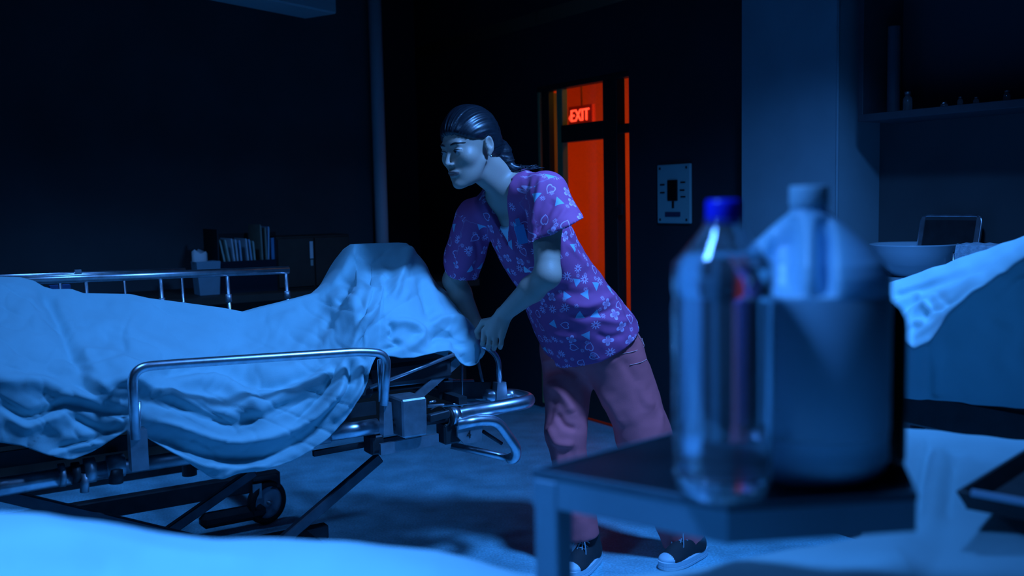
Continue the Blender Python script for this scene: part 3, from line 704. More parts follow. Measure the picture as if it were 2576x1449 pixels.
#@@SHEET
# ================================================================== sheet over the body
def build_rows(rows, cols):
    return None
crest = [(-260, 704), (-100, 700), (0, 697), (50, 698), (85, 707), (110, 722), (135, 729), (180, 728), (212, 739), (330, 741), (375, 751), (440, 759), (560, 775), (618, 786), (660, 774), (710, 762), (760, 749), (800, 738), (830, 712), (858, 676), (882, 632), (893, 615), (925, 613), (960, 612), (1000, 611), (1022, 612), (1034, 622), (1060, 661), (1100, 716), (1128, 738), (1152, 754), (1180, 782), (1197, 812), (1208, 836), (1214, 862)]
hem = [(-260, 1160), (-100, 1125), (0, 1112), (60, 1122), (120, 1145), (180, 1157), (230, 1138), (290, 1100), (325, 1080), (350, 1082), (380, 1105), (420, 1132), (500, 1180), (535, 1203), (560, 1206), (600, 1190), (660, 1184), (740, 1160), (790, 1130), (830, 1100), (872, 1052), (910, 995), (928, 950), (936, 915), (945, 897), (975, 897), (1010, 901), (1045, 899), (1070, 890), (1100, 883), (1135, 880), (1148, 893), (1160, 912), (1180, 921), (1198, 918), (1208, 905), (1214, 884)]
def interp(tab, x): t = np.array(tab); return np.interp(x, t[:, 0], t[:, 1])
cols = np.concatenate([np.arange(-260, 800, 4.5), np.arange(800, 1210, 3), np.linspace(1210, 1214, 3)])
nf = 110
fr = np.linspace(0, 1, nf)
V = []
crs = interp(crest, cols); hms = interp(hem, cols)
ker = np.array([1, 2, 3, 2, 1.])/9
crs2 = crs.copy(); 
for i, x in enumerate(cols):
    tent = np.clip((x-780)/110, 0, 1)
    for f in fr:
        y = crs[i]+(hms[i]-crs[i])*f
        # w profile: crest -> mattress edge -> hanging drape
        kx = [0, .1, .25, .45, .6, 1]; kw = np.array([.38, .33, .22, .05, -.015, -.03]); kt = np.array([.38, .33, .25, .15, .08, .01])
        tt_ = np.clip((x-925)/25, 0, 1); w_ = np.interp(f, kx, kw*(1-tt_)+kt*tt_)
        if x > 1100: w_ = w_*(1-.0)+.10*np.clip((x-1100)/100, 0, 1)*f
        V.append((x, y, w_))
V = np.array(V); uv = V[:, :2].copy()
W3 = np.array([G(a, b, c) for a, b, c in V]).reshape(len(cols), nf, 3)
# soften the profile kinks along each column
for _ in range(6):
    W3[:, 1:-1] = .5*W3[:, 1:-1]+.25*(W3[:, :-2]+W3[:, 2:])
for _ in range(2):
    W3[1:-1, 1:] = .5*W3[1:-1, 1:]+.25*(W3[:-2, 1:]+W3[2:, 1:])
S = [  # sculpted folds: ridge (+) and valley (-)
 ([(105, 725), (140, 800), (185, 900), (215, 975)], 16, -.016), ([(130, 735), (165, 800), (215, 900), (260, 960)], 20, .010), ([(60, 730), (95, 820), (140, 930)], 30, .010),
 ([(245, 845), (290, 850), (330, 880), (380, 905)], 18, -.012), ([(210, 810), (270, 815), (340, 835), (420, 880)], 20, .009), ([(200, 900), (240, 888), (290, 890)], 10, .006),
 ([(0, 960), (90, 958), (160, 985), (230, 1005), (310, 1015)], 17, .017), ([(0, 1012), (60, 1045), (110, 1040), (165, 1018), (220, 1030), (280, 1045), (318, 1030)], 13, -.024),
 ([(10, 1040), (60, 1075), (110, 1062), (170, 1030)], 12, .012), ([(180, 1040), (215, 1065), (270, 1085), (312, 1075)], 12, -.018), ([(190, 1030), (250, 1045), (315, 1058)], 9, .012), ([(140, 1130), (220, 1110), (300, 1080)], 10, -.012), ([(120, 1150), (180, 1128), (260, 1112)], 8, .012),
 ([(30, 860), (60, 900), (110, 940), (160, 950)], 20, -.008), ([(0, 880), (30, 930), (70, 960)], 22, -.008), ([(170, 920), (230, 960), (290, 990), (325, 985)], 12, .010), ([(240, 975), (300, 960), (350, 955)], 12, .009), ([(180, 960), (240, 1000), (300, 1035)], 10, -.008),
 ([(380, 945), (450, 930), (560, 930), (640, 958), (700, 965), (760, 945), (800, 915)], 16, -.024), ([(440, 965), (510, 950), (560, 958), (600, 985), (640, 1020), (660, 1040)], 18, .020), ([(640, 925), (700, 930), (760, 912)], 14, .012),
 ([(365, 1000), (440, 1020), (520, 1050), (590, 1068), (660, 1050), (720, 1020), (790, 990)], 16, -.020), ([(350, 1045), (430, 1070), (520, 1100), (600, 1112), (690, 1095), (780, 1050), (850, 990), (880, 960)], 17, .028),
 ([(360, 1085), (440, 1120), (540, 1150), (640, 1155), (740, 1120), (830, 1060)], 14, -.022), ([(400, 1125), (500, 1165), (600, 1175), (700, 1155)], 12, .012), ([(410, 980), (470, 1000), (520, 1010)], 14, .014), ([(680, 1010), (730, 980), (790, 955), (840, 930)], 14, .016), ([(560, 1010), (610, 1045), (650, 1060)], 12, -.01),
 ([(905, 915), (905, 960), (880, 1010), (840, 1060)], 8, .018), ([(885, 915), (878, 960), (850, 1010), (800, 1070)], 7, -.016), ([(865, 915), (855, 960), (820, 1020), (760, 1090)], 9, .016), ([(845, 920), (825, 970), (780, 1030), (720, 1080)], 8, -.014), ([(922, 930), (915, 975), (890, 1030)], 5, -.012), ([(560, 1200), (610, 1180), (680, 1172)], 8, .008),
 # tent
 ([(900, 640), (885, 680), (865, 720)], 22, -.022), ([(940, 640), (945, 690), (930, 715)], 30, -.030), ([(985, 640), (985, 680), (975, 700)], 16, -.015), ([(893, 617), (875, 650), (845, 700), (800, 742)], 9, .014), ([(1022, 616), (1020, 660), (1000, 710), (985, 760)], 11, .020),
 ([(1022, 616), (1060, 690), (1090, 760), (1115, 800)], 13, .018), ([(1050, 700), (1068, 750), (1085, 790)], 11, -.020), ([(1095, 735), (1130, 775), (1160, 810)], 12, .010),
 ([(975, 680), (955, 700), (950, 740), (930, 790), (890, 850)], 11, .020), ([(945, 720), (935, 760), (905, 810)], 7, -.018), ([(905, 715), (900, 745), (870, 790), (830, 850), (800, 885)], 13, .016), ([(870, 715), (865, 745), (850, 765)], 10, -.022), ([(820, 750), (860, 745), (880, 752)], 14, .010),
 ([(930, 810), (915, 850), (905, 885)], 10, -.010), ([(960, 760), (1000, 740), (1030, 750)], 16, .008), ([(970, 825), (1010, 812), (1050, 825), (1060, 850), (1020, 880)], 13, .018), ([(975, 815), (985, 835), (975, 850)], 7, -.016), ([(985, 860), (1000, 870), (960, 880)], 7, -.014),
 ([(1085, 815), (1110, 805), (1145, 808), (1162, 830), (1165, 865)], 9, .020), ([(1080, 850), (1120, 840), (1150, 850), (1158, 880)], 14, -.026), ([(1100, 790), (1130, 790), (1165, 815), (1185, 850), (1190, 900)], 10, .012), ([(1162, 890), (1172, 905), (1180, 916)], 7, -.014),
 ([(820, 800), (780, 840), (740, 880)], 16, .008), ([(760, 780), (720, 800), (660, 815)], 18, .008), ([(800, 770), (830, 800), (815, 830)], 14, -.010), ([(700, 830), (740, 850), (780, 880)], 18, -.008), ([(420, 820), (480, 850), (560, 860)], 26, .006), ([(560, 880), (620, 860), (690, 870)], 20, -.006),
]
D = strokes(uv, S).reshape(len(cols), nf)
nz = vnoise(np.concatenate([uv/np.array([110, 70]), np.zeros((len(uv), 1))+4], 1))*.022+vnoise(np.concatenate([uv/np.array([60, 38]), np.zeros((len(uv), 1))], 1))*.010+vnoise(np.concatenate([uv/np.array([24, 20]), np.ones((len(uv), 1))], 1))*.0045
rt_ = np.stack([uv[:, 0]*.9+uv[:, 1]*.45, -uv[:, 0]*.45+uv[:, 1]*.9], 1); rt2 = np.stack([uv[:, 0]*.8-uv[:, 1]*.6, uv[:, 0]*.6+uv[:, 1]*.8], 1)
nz -= (np.clip(.16-np.abs(vnoise(np.concatenate([rt_/np.array([120, 42]), np.zeros((len(uv), 1))+9], 1))), 0, 1)/.16)**2*.0045+(np.clip(.13-np.abs(vnoise(np.concatenate([rt2/np.array([100, 48]), np.zeros((len(uv), 1))+14], 1))), 0, 1)/.13)**2*.0035
D += nz.reshape(D.shape)
env = np.clip(fr/.06, 0, 1)[None, :]*np.ones((len(cols), 1))
D *= env*1.15
gu = np.gradient(W3, axis=0); gv = np.gradient(W3, axis=1); nn = np.cross(gv, gu); nn /= np.maximum(np.linalg.norm(nn, axis=2), 1e-9)[..., None]
sgn_ = np.sign((nn*(-N+UP*.5)).sum(2)); nn *= sgn_[..., None]
dirn = nn*.6+(-N*.75+UP*.35)*.4
W3 = W3+D[..., None]*dirn
# far side: from the crest over and down to the far mattress edge
far = []
for k, (dw, dz) in enumerate(((.04, -.002), (.10, -.02), (.18, -.06), (.26, -.12), (.33, -.22))):
    row = W3[:, 0]+N*dw+UP*dz; row[:, 2] = np.maximum(row[:, 2], .70) if k < 4 else row[:, 2]; far.append(row)
A = np.concatenate([np.stack(far[::-1], 1), W3], 1); nr = A.shape[1]; nc = A.shape[0]
Fq = [(i*nr+j, (i+1)*nr+j, (i+1)*nr+j+1, i*nr+j+1) for i in range(nc-1) for j in range(nr-1)]
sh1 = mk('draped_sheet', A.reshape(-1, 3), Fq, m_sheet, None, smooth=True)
md = sh1.modifiers.new('thick', 'SOLIDIFY'); md.thickness = .0025; md.offset = 0
tag(sh1, 'pale wrinkled sheet draped over the body lying on the gurney', 'sheet')

# ------------------------------------------------------------------ right gurney with covered body
rg = thing('covered_gurney', 'gurney at right edge of photo under a body draped in a sheet', 'gurney', (1.45, 1.95, 0))
def RG(px, py, t):  # vertical planes running along the gurney direction
    return P(px, py, t)
crs_r = [(2180, 730, 2.55), (2222, 716, 2.5), (2300, 690, 2.45), (2400, 657, 2.38), (2500, 622, 2.3), (2576, 597, 2.22), (2750, 560, 2.1), (3000, 540, 1.9), (3700, 600, 1.62)]
mid_r = [(2180, 800, 2.3), (2225, 780, 2.28), (2260, 840, 2.2), (2300, 880, 2.14), (2345, 850, 2.08), (2380, 800, 2.02), (2440, 745, 1.96), (2500, 700, 1.9), (2576, 643, 1.84), (2750, 590, 1.75), (3000, 575, 1.6), (3700, 660, 1.36)]
low_r = [(2180, 1004, 2.36), (2225, 1000, 2.32), (2300, 1003, 2.22), (2345, 1006, 2.16), (2440, 1014, 2.1), (2576, 1026, 2.02), (2750, 1045, 1.9), (3000, 1070, 1.74), (3700, 1200, 1.44)]
cols = np.concatenate([np.arange(2182, 2900, 4.0), np.arange(2900, 3700, 12.0)]); nf = 90; Wr = np.zeros((len(cols), nf, 3)); uvr = np.zeros((len(cols), nf, 2))
for i, x in enumerate(cols):
    a, b, c = [P(x, np.interp(x, [q[0] for q in T], [q[1] for q in T]), np.interp(x, [q[0] for q in T], [q[2] for q in T])) for T in (crs_r, mid_r, low_r)]
    for j in range(nf):
        f = j/(nf-1)
        Wr[i, j] = a+(b-a)*(f/.5) if f < .5 else b+(c-b)*((f-.5)/.5)
for _ in range(4): Wr[:, 1:-1] = .5*Wr[:, 1:-1]+.25*(Wr[:, :-2]+Wr[:, 2:])
for _ in range(3): Wr[1:-1, 1:] = .5*Wr[1:-1, 1:]+.25*(Wr[:-2, 1:]+Wr[2:, 1:])
uvr = proj(Wr.reshape(-1, 3))
SR = [([(2240, 745), (2300, 735), (2400, 700), (2500, 665)], 10, -.014), ([(2240, 735), (2330, 710), (2430, 672)], 8, .010), ([(2245, 770), (2290, 745), (2320, 740)], 8, .014), ([(2250, 800), (2290, 770), (2320, 760)], 9, -.014), ([(2300, 790), (2340, 755), (2400, 730), (2480, 690)], 10, .016), ([(2320, 800), (2370, 775), (2430, 740)], 8, -.016), ([(2280, 800), (2310, 770), (2350, 790), (2370, 800)], 8, .014),
      ([(2265, 830), (2300, 815), (2330, 820)], 8, .014), ([(2300, 850), (2330, 830), (2380, 790), (2440, 742), (2520, 690)], 8, .012), ([(2350, 740), (2390, 760), (2430, 735), (2480, 715)], 6, -.01),
      ([(2338, 860), (2336, 920), (2334, 1000)], 9, .012), ([(2360, 900), (2358, 1000)], 12, -.01), ([(2520, 760), (2560, 720), (2600, 700)], 16, .014), ([(2576, 780), (2570, 860), (2560, 950)], 20, .01), ([(2262, 880), (2262, 1000)], 10, -.008)]
Dr = strokes(uvr, SR)+vnoise(np.concatenate([uvr/35, np.zeros((len(uvr), 1))], 1))*.010
Wr = Wr.reshape(-1, 3); Wr += (Dr*1.0)[:, None]*np.array([-.3, -.75, .55]); Wr = Wr.reshape(len(cols), nf, 3)
far = [Wr[:, 0]+np.array([.25, .9, 0])*d+UP*z for d, z in ((.35, -.42), (.3, -.2), (.2, -.08), (.08, -.01))]
A = np.concatenate([np.stack(far, 1), Wr], 1); nr = A.shape[1]; nc = A.shape[0]
Fq = [(i*nr+j, (i+1)*nr+j, (i+1)*nr+j+1, i*nr+j+1) for i in range(nc-1) for j in range(nr-1)]
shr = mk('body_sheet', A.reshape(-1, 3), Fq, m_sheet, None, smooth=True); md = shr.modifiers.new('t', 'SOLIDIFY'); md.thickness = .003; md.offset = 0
tag(shr, 'sheet rising over a covered body at the right edge of photo', 'sheet')
dA = P(2200, 1050, 2.42); dB = P(3650, 1180, 1.50); d = dB-dA; d[2] = 0; dL = np.linalg.norm(d); d /= dL; nb = np.array([-d[1], d[0], 0])
zt_ = P(2345, 1004, 2.20)[2]
box('deck_frame', (*((dA+dB)/2+nb*-.0)[:2], zt_-.045), (dL/2, .02, .04), m_dark, rg, ax=d, ay=nb, bev=.006)
box('mattress', (*((dA+dB)/2+nb*.32)[:2], zt_-.04), (dL/2, .28, .045), m_matt, rg, ax=d, ay=nb, bev=.01)
for t in (.08, .92):
    for o in (.05, .5): q = dA+d*dL*t+nb*o; tube('leg', [(q[0], q[1], .13), (q[0], q[1], zt_-.08)], .018, m_steel, rg); wheel(np.array([q[0], q[1], .065]), nb, rg, r=.065)

# ------------------------------------------------------------------ foreground gurney bed with sheet
edge = [(-700, 1300, .86), (-300, 1288, .93), (0, 1290, .98), (120, 1294, .99), (250, 1310, 1.0), (400, 1334, 1.02), (550, 1353, 1.03), (700, 1364, 1.05), (850, 1374, 1.06), (1000, 1384, 1.08), (1100, 1394, 1.09), (1200, 1412, 1.1), (1330, 1442, 1.12), (1450, 1470, 1.13), (1560, 1458, 1.15), (1700, 1432, 1.17), (1850, 1405, 1.2), (2050, 1378, 1.25), (2200, 1335, 1.3), (2245, 1180, 1.6), (2262, 1077, 1.82), (2400, 1088, 1.8), (2576, 1106, 1.77), (2900, 1140, 1.7), (3700, 1250, 1.42)]
xs = np.array([e[0] for e in edge], float); cols = np.unique(np.concatenate([np.arange(-700, 3700, 12.), np.arange(2180, 2280, 3.)]))
Ef = np.array([P(x, np.interp(x, xs, [e[1] for e in edge]), np.interp(x, xs, [e[2] for e in edge])) for x in cols])
nf = 70; Wf = np.zeros((len(cols), nf, 3))
for i in range(len(cols)):
    e = Ef[i]; tgt = np.array([e[0]*.42/e[1]*1.0, .40, .835]) ; tgt[0] = e[0]*.75
    for j in range(nf):
        f = j/(nf-1); p = e+(tgt-e)*f; mound = (e[2]-.835)*(1-f)**.6*(1 if e[2] > .835 else 1); p[2] = .835+mound+.02*math.sin(min(f*4, 1)*math.pi)*.5
        Wf[i, j] = p
uvw = Wf.reshape(-1, 3)
disp = vnoise(uvw*np.array([9, 7, 5]))*.012+vnoise(uvw*np.array([22, 18, 5])+3)*.004
uvf = proj(uvw)
SF = [([(2345, 1100), (2320, 1200), (2305, 1330)], 9, -.010), ([(2410, 1140), (2395, 1220), (2390, 1300)], 11, -.010), ([(2370, 1110), (2355, 1200), (2345, 1320)], 14, .006), ([(2370, 1125), (2430, 1130), (2460, 1120)], 9, -.008), ([(2450, 1150), (2490, 1125)], 9, -.006), ([(100, 1340), (350, 1380), (700, 1440)], 25, .006), ([(0, 1400), (300, 1440)], 30, -.006)]
disp += strokes(uvf, SF)
uvw = uvw+disp[:, None]*UP; Wf = uvw.reshape(len(cols), nf, 3)
# the sheet turns over the far edge and hangs down
Tn = np.gradient(Ef, axis=0); On = np.stack([-Tn[:, 1], Tn[:, 0], np.zeros(len(cols))], 1); On /= np.linalg.norm(On, axis=1)[:, None]
for _ in range(8): On[1:-1] = (On[:-2]+On[1:-1]*2+On[2:])/4
fars = [Wf[:, 0]+On*o+UP*z for o, z in ((.045, -.26), (.04, -.16), (.034, -.08), (.022, -.025), (.01, -.006))]
A = np.concatenate([np.stack(fars, 1), Wf], 1); nr = A.shape[1]; nc = A.shape[0]
Fq = [(i*nr+j, (i+1)*nr+j, (i+1)*nr+j+1, i*nr+j+1) for i in range(nc-1) for j in range(nr-1)]
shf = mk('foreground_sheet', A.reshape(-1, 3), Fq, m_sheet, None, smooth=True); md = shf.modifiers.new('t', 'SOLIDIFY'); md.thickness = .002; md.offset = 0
tag(shf, 'bright blurred bed sheet filling the bottom of the foreground', 'sheet')

# instrument tray lying on it
zt = .862; k0 = Z(2404, 1262, zt+.012); d1 = np.array([.69, .72, 0]); d2 = np.array([.72, -.69, 0])
it = thing('instrument_tray', 'black rimmed instrument tray on foreground sheet, lower right', 'tray', k0-UP*.01)
LA, LB = .34, .22; ctr = k0+d1*LA/2+d2*LB/2
box('tray_floor', ctr-UP*.008, (LA/2-.01, LB/2-.01, .002), m_dark, it, ax=d1, ay=d2)
rim = [k0, k0+d1*LA, k0+d1*LA+d2*LB, k0+d2*LB]
V = []; 
for s_, z_ in ((0, .014), (.006, .015), (.016, -.006), (.010, -.008)):
    for a_, b_ in ((0, 0), (1, 0), (1, 1), (0, 1)): V.append(k0+d1*(s_ if a_ == 0 else LA-s_)+d2*(s_ if b_ == 0 else LB-s_)+UP*z_)
Fc = [(r*4+i, r*4+(i+1) % 4, ((r+1) % 4)*4+(i+1) % 4, ((r+1) % 4)*4+i) for r in range(4) for i in range(4)]
mk('rim_wall', V, Fc, m_dark, it)
tube('near_rim_bead', [k0+d2*.02+UP*.016, k0+d2*(LB-.005)+UP*.016], .005, mat('pale_rim', (.4, .6, .75), .4), it)
gz = Z(2545, 1268, zt+.01)
V, Fc = [], []
for i in range(13):
    for j in range(9):
        a_, b_ = i/12-.5, j/8-.5; V.append(ctr+d1*a_*.14+d2*b_*.09+UP*(.006+.02*math.exp(-(a_*a_+b_*b_)*7)+.008*math.sin(i*2.1+j)*math.cos(j*1.7)))
for i in range(12):
    for j in range(8): q = i*9+j; Fc.append((q, q+9, q+10, q+1))
gz_o = mk('gauze_wad', V, Fc, m_sheet, None, smooth=True); tag(gz_o, 'crumpled pale gauze lying in the black tray', 'gauze'); gz_o.modifiers.new('t', 'SOLIDIFY').thickness = .002

# ------------------------------------------------------------------ overbed table
zt = Z(1820, 1262, 1.0)[2]; ZT = 1.0
cor5 = [Z(1337, 1183, ZT), Z(1830, 1272, ZT), Z(2309, 1242, ZT), Z(2258, 1132, ZT), Z(1700, 1088, ZT)]
tbl = thing('overbed_table', 'dark steel topped table with deep apron in the foreground', 'table', (cor5[0][0], cor5[0][1], 0))
m_tt = mat('table_top_steel', (.05, .08, .10), .32, .75, noise=.3, nscale=14); m_ap = mat('table_apron', (.10, .20, .25), .5, .25, noise=.15, nscale=10)
cen = sum(cor5)/5
V = [p+UP*0 for p in cor5]+[p-UP*.006 for p in cor5]
mk('table_top', V, [(0, 1, 2, 3, 4), (9, 8, 7, 6, 5)]+[(i, i+5, (i+1) % 5+5, (i+1) % 5) for i in range(5)], m_tt, tbl)
V = []
for o, z in ((0, .0015), (0, -.036), (-.004, -.036), (-.004, .0015)):
    for p in cor5: q = (p-cen)/np.linalg.norm(p-cen); V.append(p-q*.001+q*o+UP*z)
Fc = [(r*5+i, r*5+(i+1) % 5, ((r+1) % 4)*5+(i+1) % 5, ((r+1) % 4)*5+i) for r in range(4) for i in range(5)]
mk('apron', V, Fc, m_ap, tbl)
lg = cor5[0]+(cor5[1]-cor5[0])/np.linalg.norm(cor5[1]-cor5[0])*.014+(cor5[4]-cor5[0])/np.linalg.norm(cor5[4]-cor5[0])*.014
e1_ = (cor5[1]-cor5[0])/np.linalg.norm(cor5[1]-cor5[0]); e2_ = np.cross(UP, e1_)
box('leg', (lg[0], lg[1], (ZT-.008)/2+.012), (.0145, .0145, (ZT-.008)/2-.012), m_ap, tbl, ax=e1_, ay=e2_, bev=.002)
box('foot_bar', (lg[0]+e2_[0]*.2, lg[1]+e2_[1]*.2, .0135), (.02, .3, .0135), m_dark, tbl, ax=e1_, ay=e2_, bev=.003)

# ------------------------------------------------------------------ bottles
def glassmat(name, col, ior, rough=.02):
    m = mat(name, col, rough); b = m.node_tree.nodes['Principled BSDF']; b.inputs['Transmission Weight'].default_value = 1; b.inputs['IOR'].default_value = ior; return m
m_pet = glassmat('clear_plastic', (.86, .95, 1), 1.45, .04); m_pet.node_tree.nodes['Principled BSDF'].inputs['Transmission Weight'].default_value = .955; m_water = glassmat('water', (.88, .96, 1), 1.33)
bc = Z(1820, 1250, ZT+.001); sc = 1.0
B0 = bc; Rb = .0460
wb = thing('clear_water_bottle', 'clear ribbed plastic bottle of liquid with blue cap, foreground', 'bottle', bc)
def zpx(y): return P(1820, y, bc[1])[2]-bc[2]
prof = [(.0, .004), (.018, .003), (.028, .0), (.038, .004), (.0445, .014), (Rb, .024)]
yy = [(1195, 1), (1180, .965), (1165, 1), (1150, .965), (1135, 1), (1120, .965), (1105, 1), (1090, .97), (1075, 1), (900, 1), (770, 1), (752, .975), (742, .975), (725, 1), (690, 1), (664, .985), (640, .82), (600, .56), (572, .40), (560, .345), (552, .32), (545, .31)]
for y, r in yy: prof.append((Rb*r, max(zpx(y), prof[-1][1]+.001)))
inner = [(max(r-.0008, .0001), z+(.0012 if i < 3 else 0)) for i, (r, z) in enumerate(prof)]
def facet(name, prof, m, parent, seg=64, capt=True, lobes=8, amp=.03):
    V = []; Fc = []
    for r, z in prof:
        for s in range(seg):
            a = 2*math.pi*s/seg; k = 1-amp*(.5-.5*math.cos(lobes*a))*(1 if .03 < z < .19 else (.0 if z > .22 else .4)); V.append(B0+np.array([r*k*math.cos(a), r*k*math.sin(a), z]))
    n = len(prof)
    for i in range(n-1):
        for s in range(seg): s2_ = (s+1) % seg; Fc.append((i*seg+s, i*seg+s2_, (i+1)*seg+s2_, (i+1)*seg+s))
    if capt: Fc.append(tuple((n-1)*seg+s for s in range(seg)))
    return mk(name, V, Fc, m, parent, smooth=True)
shell = prof+[(r, z) for r, z in inner[::-1]]
facet('bottle_shell', shell, m_pet, wb, capt=False)
wl = zpx(634); wprof = [(max(r-.0012, .00005), z+.002 if i < 3 else z) for i, (r, z) in enumerate(prof) if z < wl]
wprof.append((np.interp(wl, [z for r, z in prof], [r for r, z in prof])-.0012, wl))
facet('liquid', wprof, m_water, wb)
zc0 = zpx(548); capc = bc+UP*(zc0-.006)
m_bcap = mat('blue_cap', (.02, .03, .75), .35)
V = []; Fc = []; n_ = 72; pr_ = [(.0150, 0), (.0152, .001), (.0152, .020), (.0140, .0225), (.0001, .0228)]
for r, z in pr_:
    for s in range(n_): a = 2*math.pi*s/n_; k = 1+(.02 if s % 2 else -.02)*(1 if .001 <= z <= .02 else 0); V.append(capc+np.array([r*k*math.cos(a), r*k*math.sin(a), z]))
for i in range(len(pr_)-1):
    for s in range(n_): s2_ = (s+1) % n_; Fc.append((i*n_+s, i*n_+s2_, (i+1)*n_+s2_, (i+1)*n_+s))
mk('screw_cap', V, Fc, m_bcap, wb, smooth=True, label='ribbed blue screw cap')
lathe('neck_ring', bc+UP*(zpx(557)), [(.0145, 0), (.0170, .0008), (.0170, .002), (.0145, .003)], m_pet, wb)
# jug
jb = Z(2030, 1180, ZT+.001); JY = jb[1]
def zj(y): return P(2030, y, JY)[2]-jb[2]
jug = thing('white_plastic_jug', 'large pale gallon jug with white cap and dark label, foreground', 'jug', jb)
RJ = .078
m_jug = mat('milky_plastic', (.42, .75, .95), .38, noise=.04); _jb = m_jug.node_tree.nodes['Principled BSDF']; _jb.inputs['Subsurface Weight'].default_value = .6; _jb.inputs['Subsurface Radius'].default_value = (1, 1, 1); _jb.inputs['Subsurface Scale'].default_value = .03
jp = [(.001, .006), (.05, .004), (.064, .0), (.073, .006), (RJ, .016), (RJ, .030), (RJ*.985, .033), (RJ, .037)]
for y, r in ((1000, 1), (800, 1), (737, 1), (715, .995), (690, .97), (660, .90), (630, .77), (600, .62), (570, .46), (548, .33), (535, .245), (525, .225), (515, .22), (490, .22)): jp.append((RJ*r, zj(y)))
# handle hollow: pinch on the side facing the camera
V = []; Fc = []; seg = 96; J = []
z_ = [p[1] for p in jp]; zs = list(np.linspace(jp[0][1], .04, 14))+list(np.linspace(.045, zj(745), 30))+list(np.linspace(zj(740), zj(520), 70))+list(np.linspace(zj(518), zj(490), 5))
zs = sorted(set([p[1] for p in jp[:8]]+[z for z in zs if z > jp[7][1]])); 
head = jp[:8]; rest = [(np.interp(z, [p[1] for p in jp[7:]], [p[0] for p in jp[7:]]), z) for z in zs if z > jp[7][1]]
jpp = head+rest; va = math.atan2(-jb[1], -jb[0]); 
for r, z in jpp:
    for s in range(seg):
        a = 2*math.pi*s/seg; sq = 1.0
        x, y = r*math.cos(a), r*math.sin(a)
        dirx = np.array([math.cos(va), math.sin(va)]); lat = np.array([-dirx[1], dirx[0]]); p = np.array([x, y]); fl = p@dirx; sd = -(p@lat)
        zz0, zz1 = zj(728), zj(545)
        if fl > 0 and zz0 < z < zz1:
            e = math.sin(math.pi*(z-zz0)/(zz1-zz0))**.35
            for c_, wdt in ((-.0145, .0075), (.024, .016)):
                g = math.exp(-((sd-c_)/wdt)**4); fl2 = fl-g*e*min(.03, fl*.6); p = p+dirx*(fl2-fl); fl = fl2
        V.append(jb+np.array([p[0], p[1], z]))
n = len(jpp)
for i in range(n-1):
    for s in range(seg): s2_ = (s+1) % seg; Fc.append((i*seg+s, i*seg+s2_, (i+1)*seg+s2_, (i+1)*seg+s))
Fc.append(tuple((n-1)*seg+s for s in range(seg)))
mk('jug_body', V, Fc, m_jug, jug, smooth=True)
lathe('label_wrap', jb, [(RJ+.0003, .045), (RJ+.0008, .046), (RJ+.0008, zj(742)), (RJ+.0003, zj(740))], mat('jug_label', (.28, .50, .62), .28), jug, seg=96, capb=False, capt=False, label='dark printed label wrapped round the jug')
V = []; Fc = []; pr_ = [(.0185, 0), (.0188, .001), (.0188, .018), (.0175, .020), (.0001, .0203)]
cj = jb+UP*(zj(518)); n_ = 80
for r, z in [(r, z*(zj(466)-zj(518))/.0203) for r, z in pr_]:
    for s in range(n_): a = 2*math.pi*s/n_; k = 1+(.015 if s % 2 else -.015)*(1 if .001 <= z <= .018 else 0); V.append(cj+np.array([r*k*math.cos(a), r*k*math.sin(a), z]))
for i in range(len(pr_)-1):
    for s in range(n_): s2_ = (s+1) % n_; Fc.append((i*n_+s, i*n_+s2_, (i+1)*n_+s2_, (i+1)*n_+s))
mk('screw_cap', V, Fc, mat('white_cap', (.5, .78, .88), .45), jug, smooth=True)
# dark amber bottle behind the jug
ab = Z(2200, 1165, ZT+.001); am = thing('amber_bottle', 'dark brown bottle half hidden behind the jug', 'bottle', ab); AY = ab[1]
def za(y): return P(2200, y, AY)[2]-ab[2]
Ra = .030
lathe('bottle_body', ab, [(.001, .003), (Ra*.8, 0), (Ra*.97, .004), (Ra, .01), (Ra, za(830)), (Ra*.97, za(800)), (Ra*.8, za(775)), (Ra*.5, za(755)), (Ra*.4, za(745)), (Ra*.4, za(735))], mat('amber_glass', (.018, .010, .002), .2), am)
lathe('screw_cap', ab+UP*za(737), [(Ra*.46, 0), (Ra*.47, .001), (Ra*.47, .016), (Ra*.4, .018), (.0001, .018)], m_black, am)
#@@NURSE
# ================================================================== NURSE
def unit(v): v = np.array(v, float); return v/np.linalg.norm(v)
K = P(1276, 470, 3.22); Q0 = P(1488, 856, 3.42)
LS = P(1372, 486, 3.10); RS = P(1196, 548, 3.32)
LE = P(1378, 692, 3.03); LW = P(1268, 790, 3.17)
RE = P(1142, 705, 3.42); RWr = P(1196, 812, 3.44)
nur = thing('person', 'woman in purple printed scrubs leaning to push the gurney', 'person', (*P(1560, 1400, 3.4)[:2], 0))
TZ = unit(K-Q0); TL = float(np.linalg.norm(K-Q0)); FD = np.array([-.72, -.69, 0]); TF = unit(FD-np.dot(FD, TZ)*TZ); TS = np.cross(TZ, TF)   # axis, front, her left
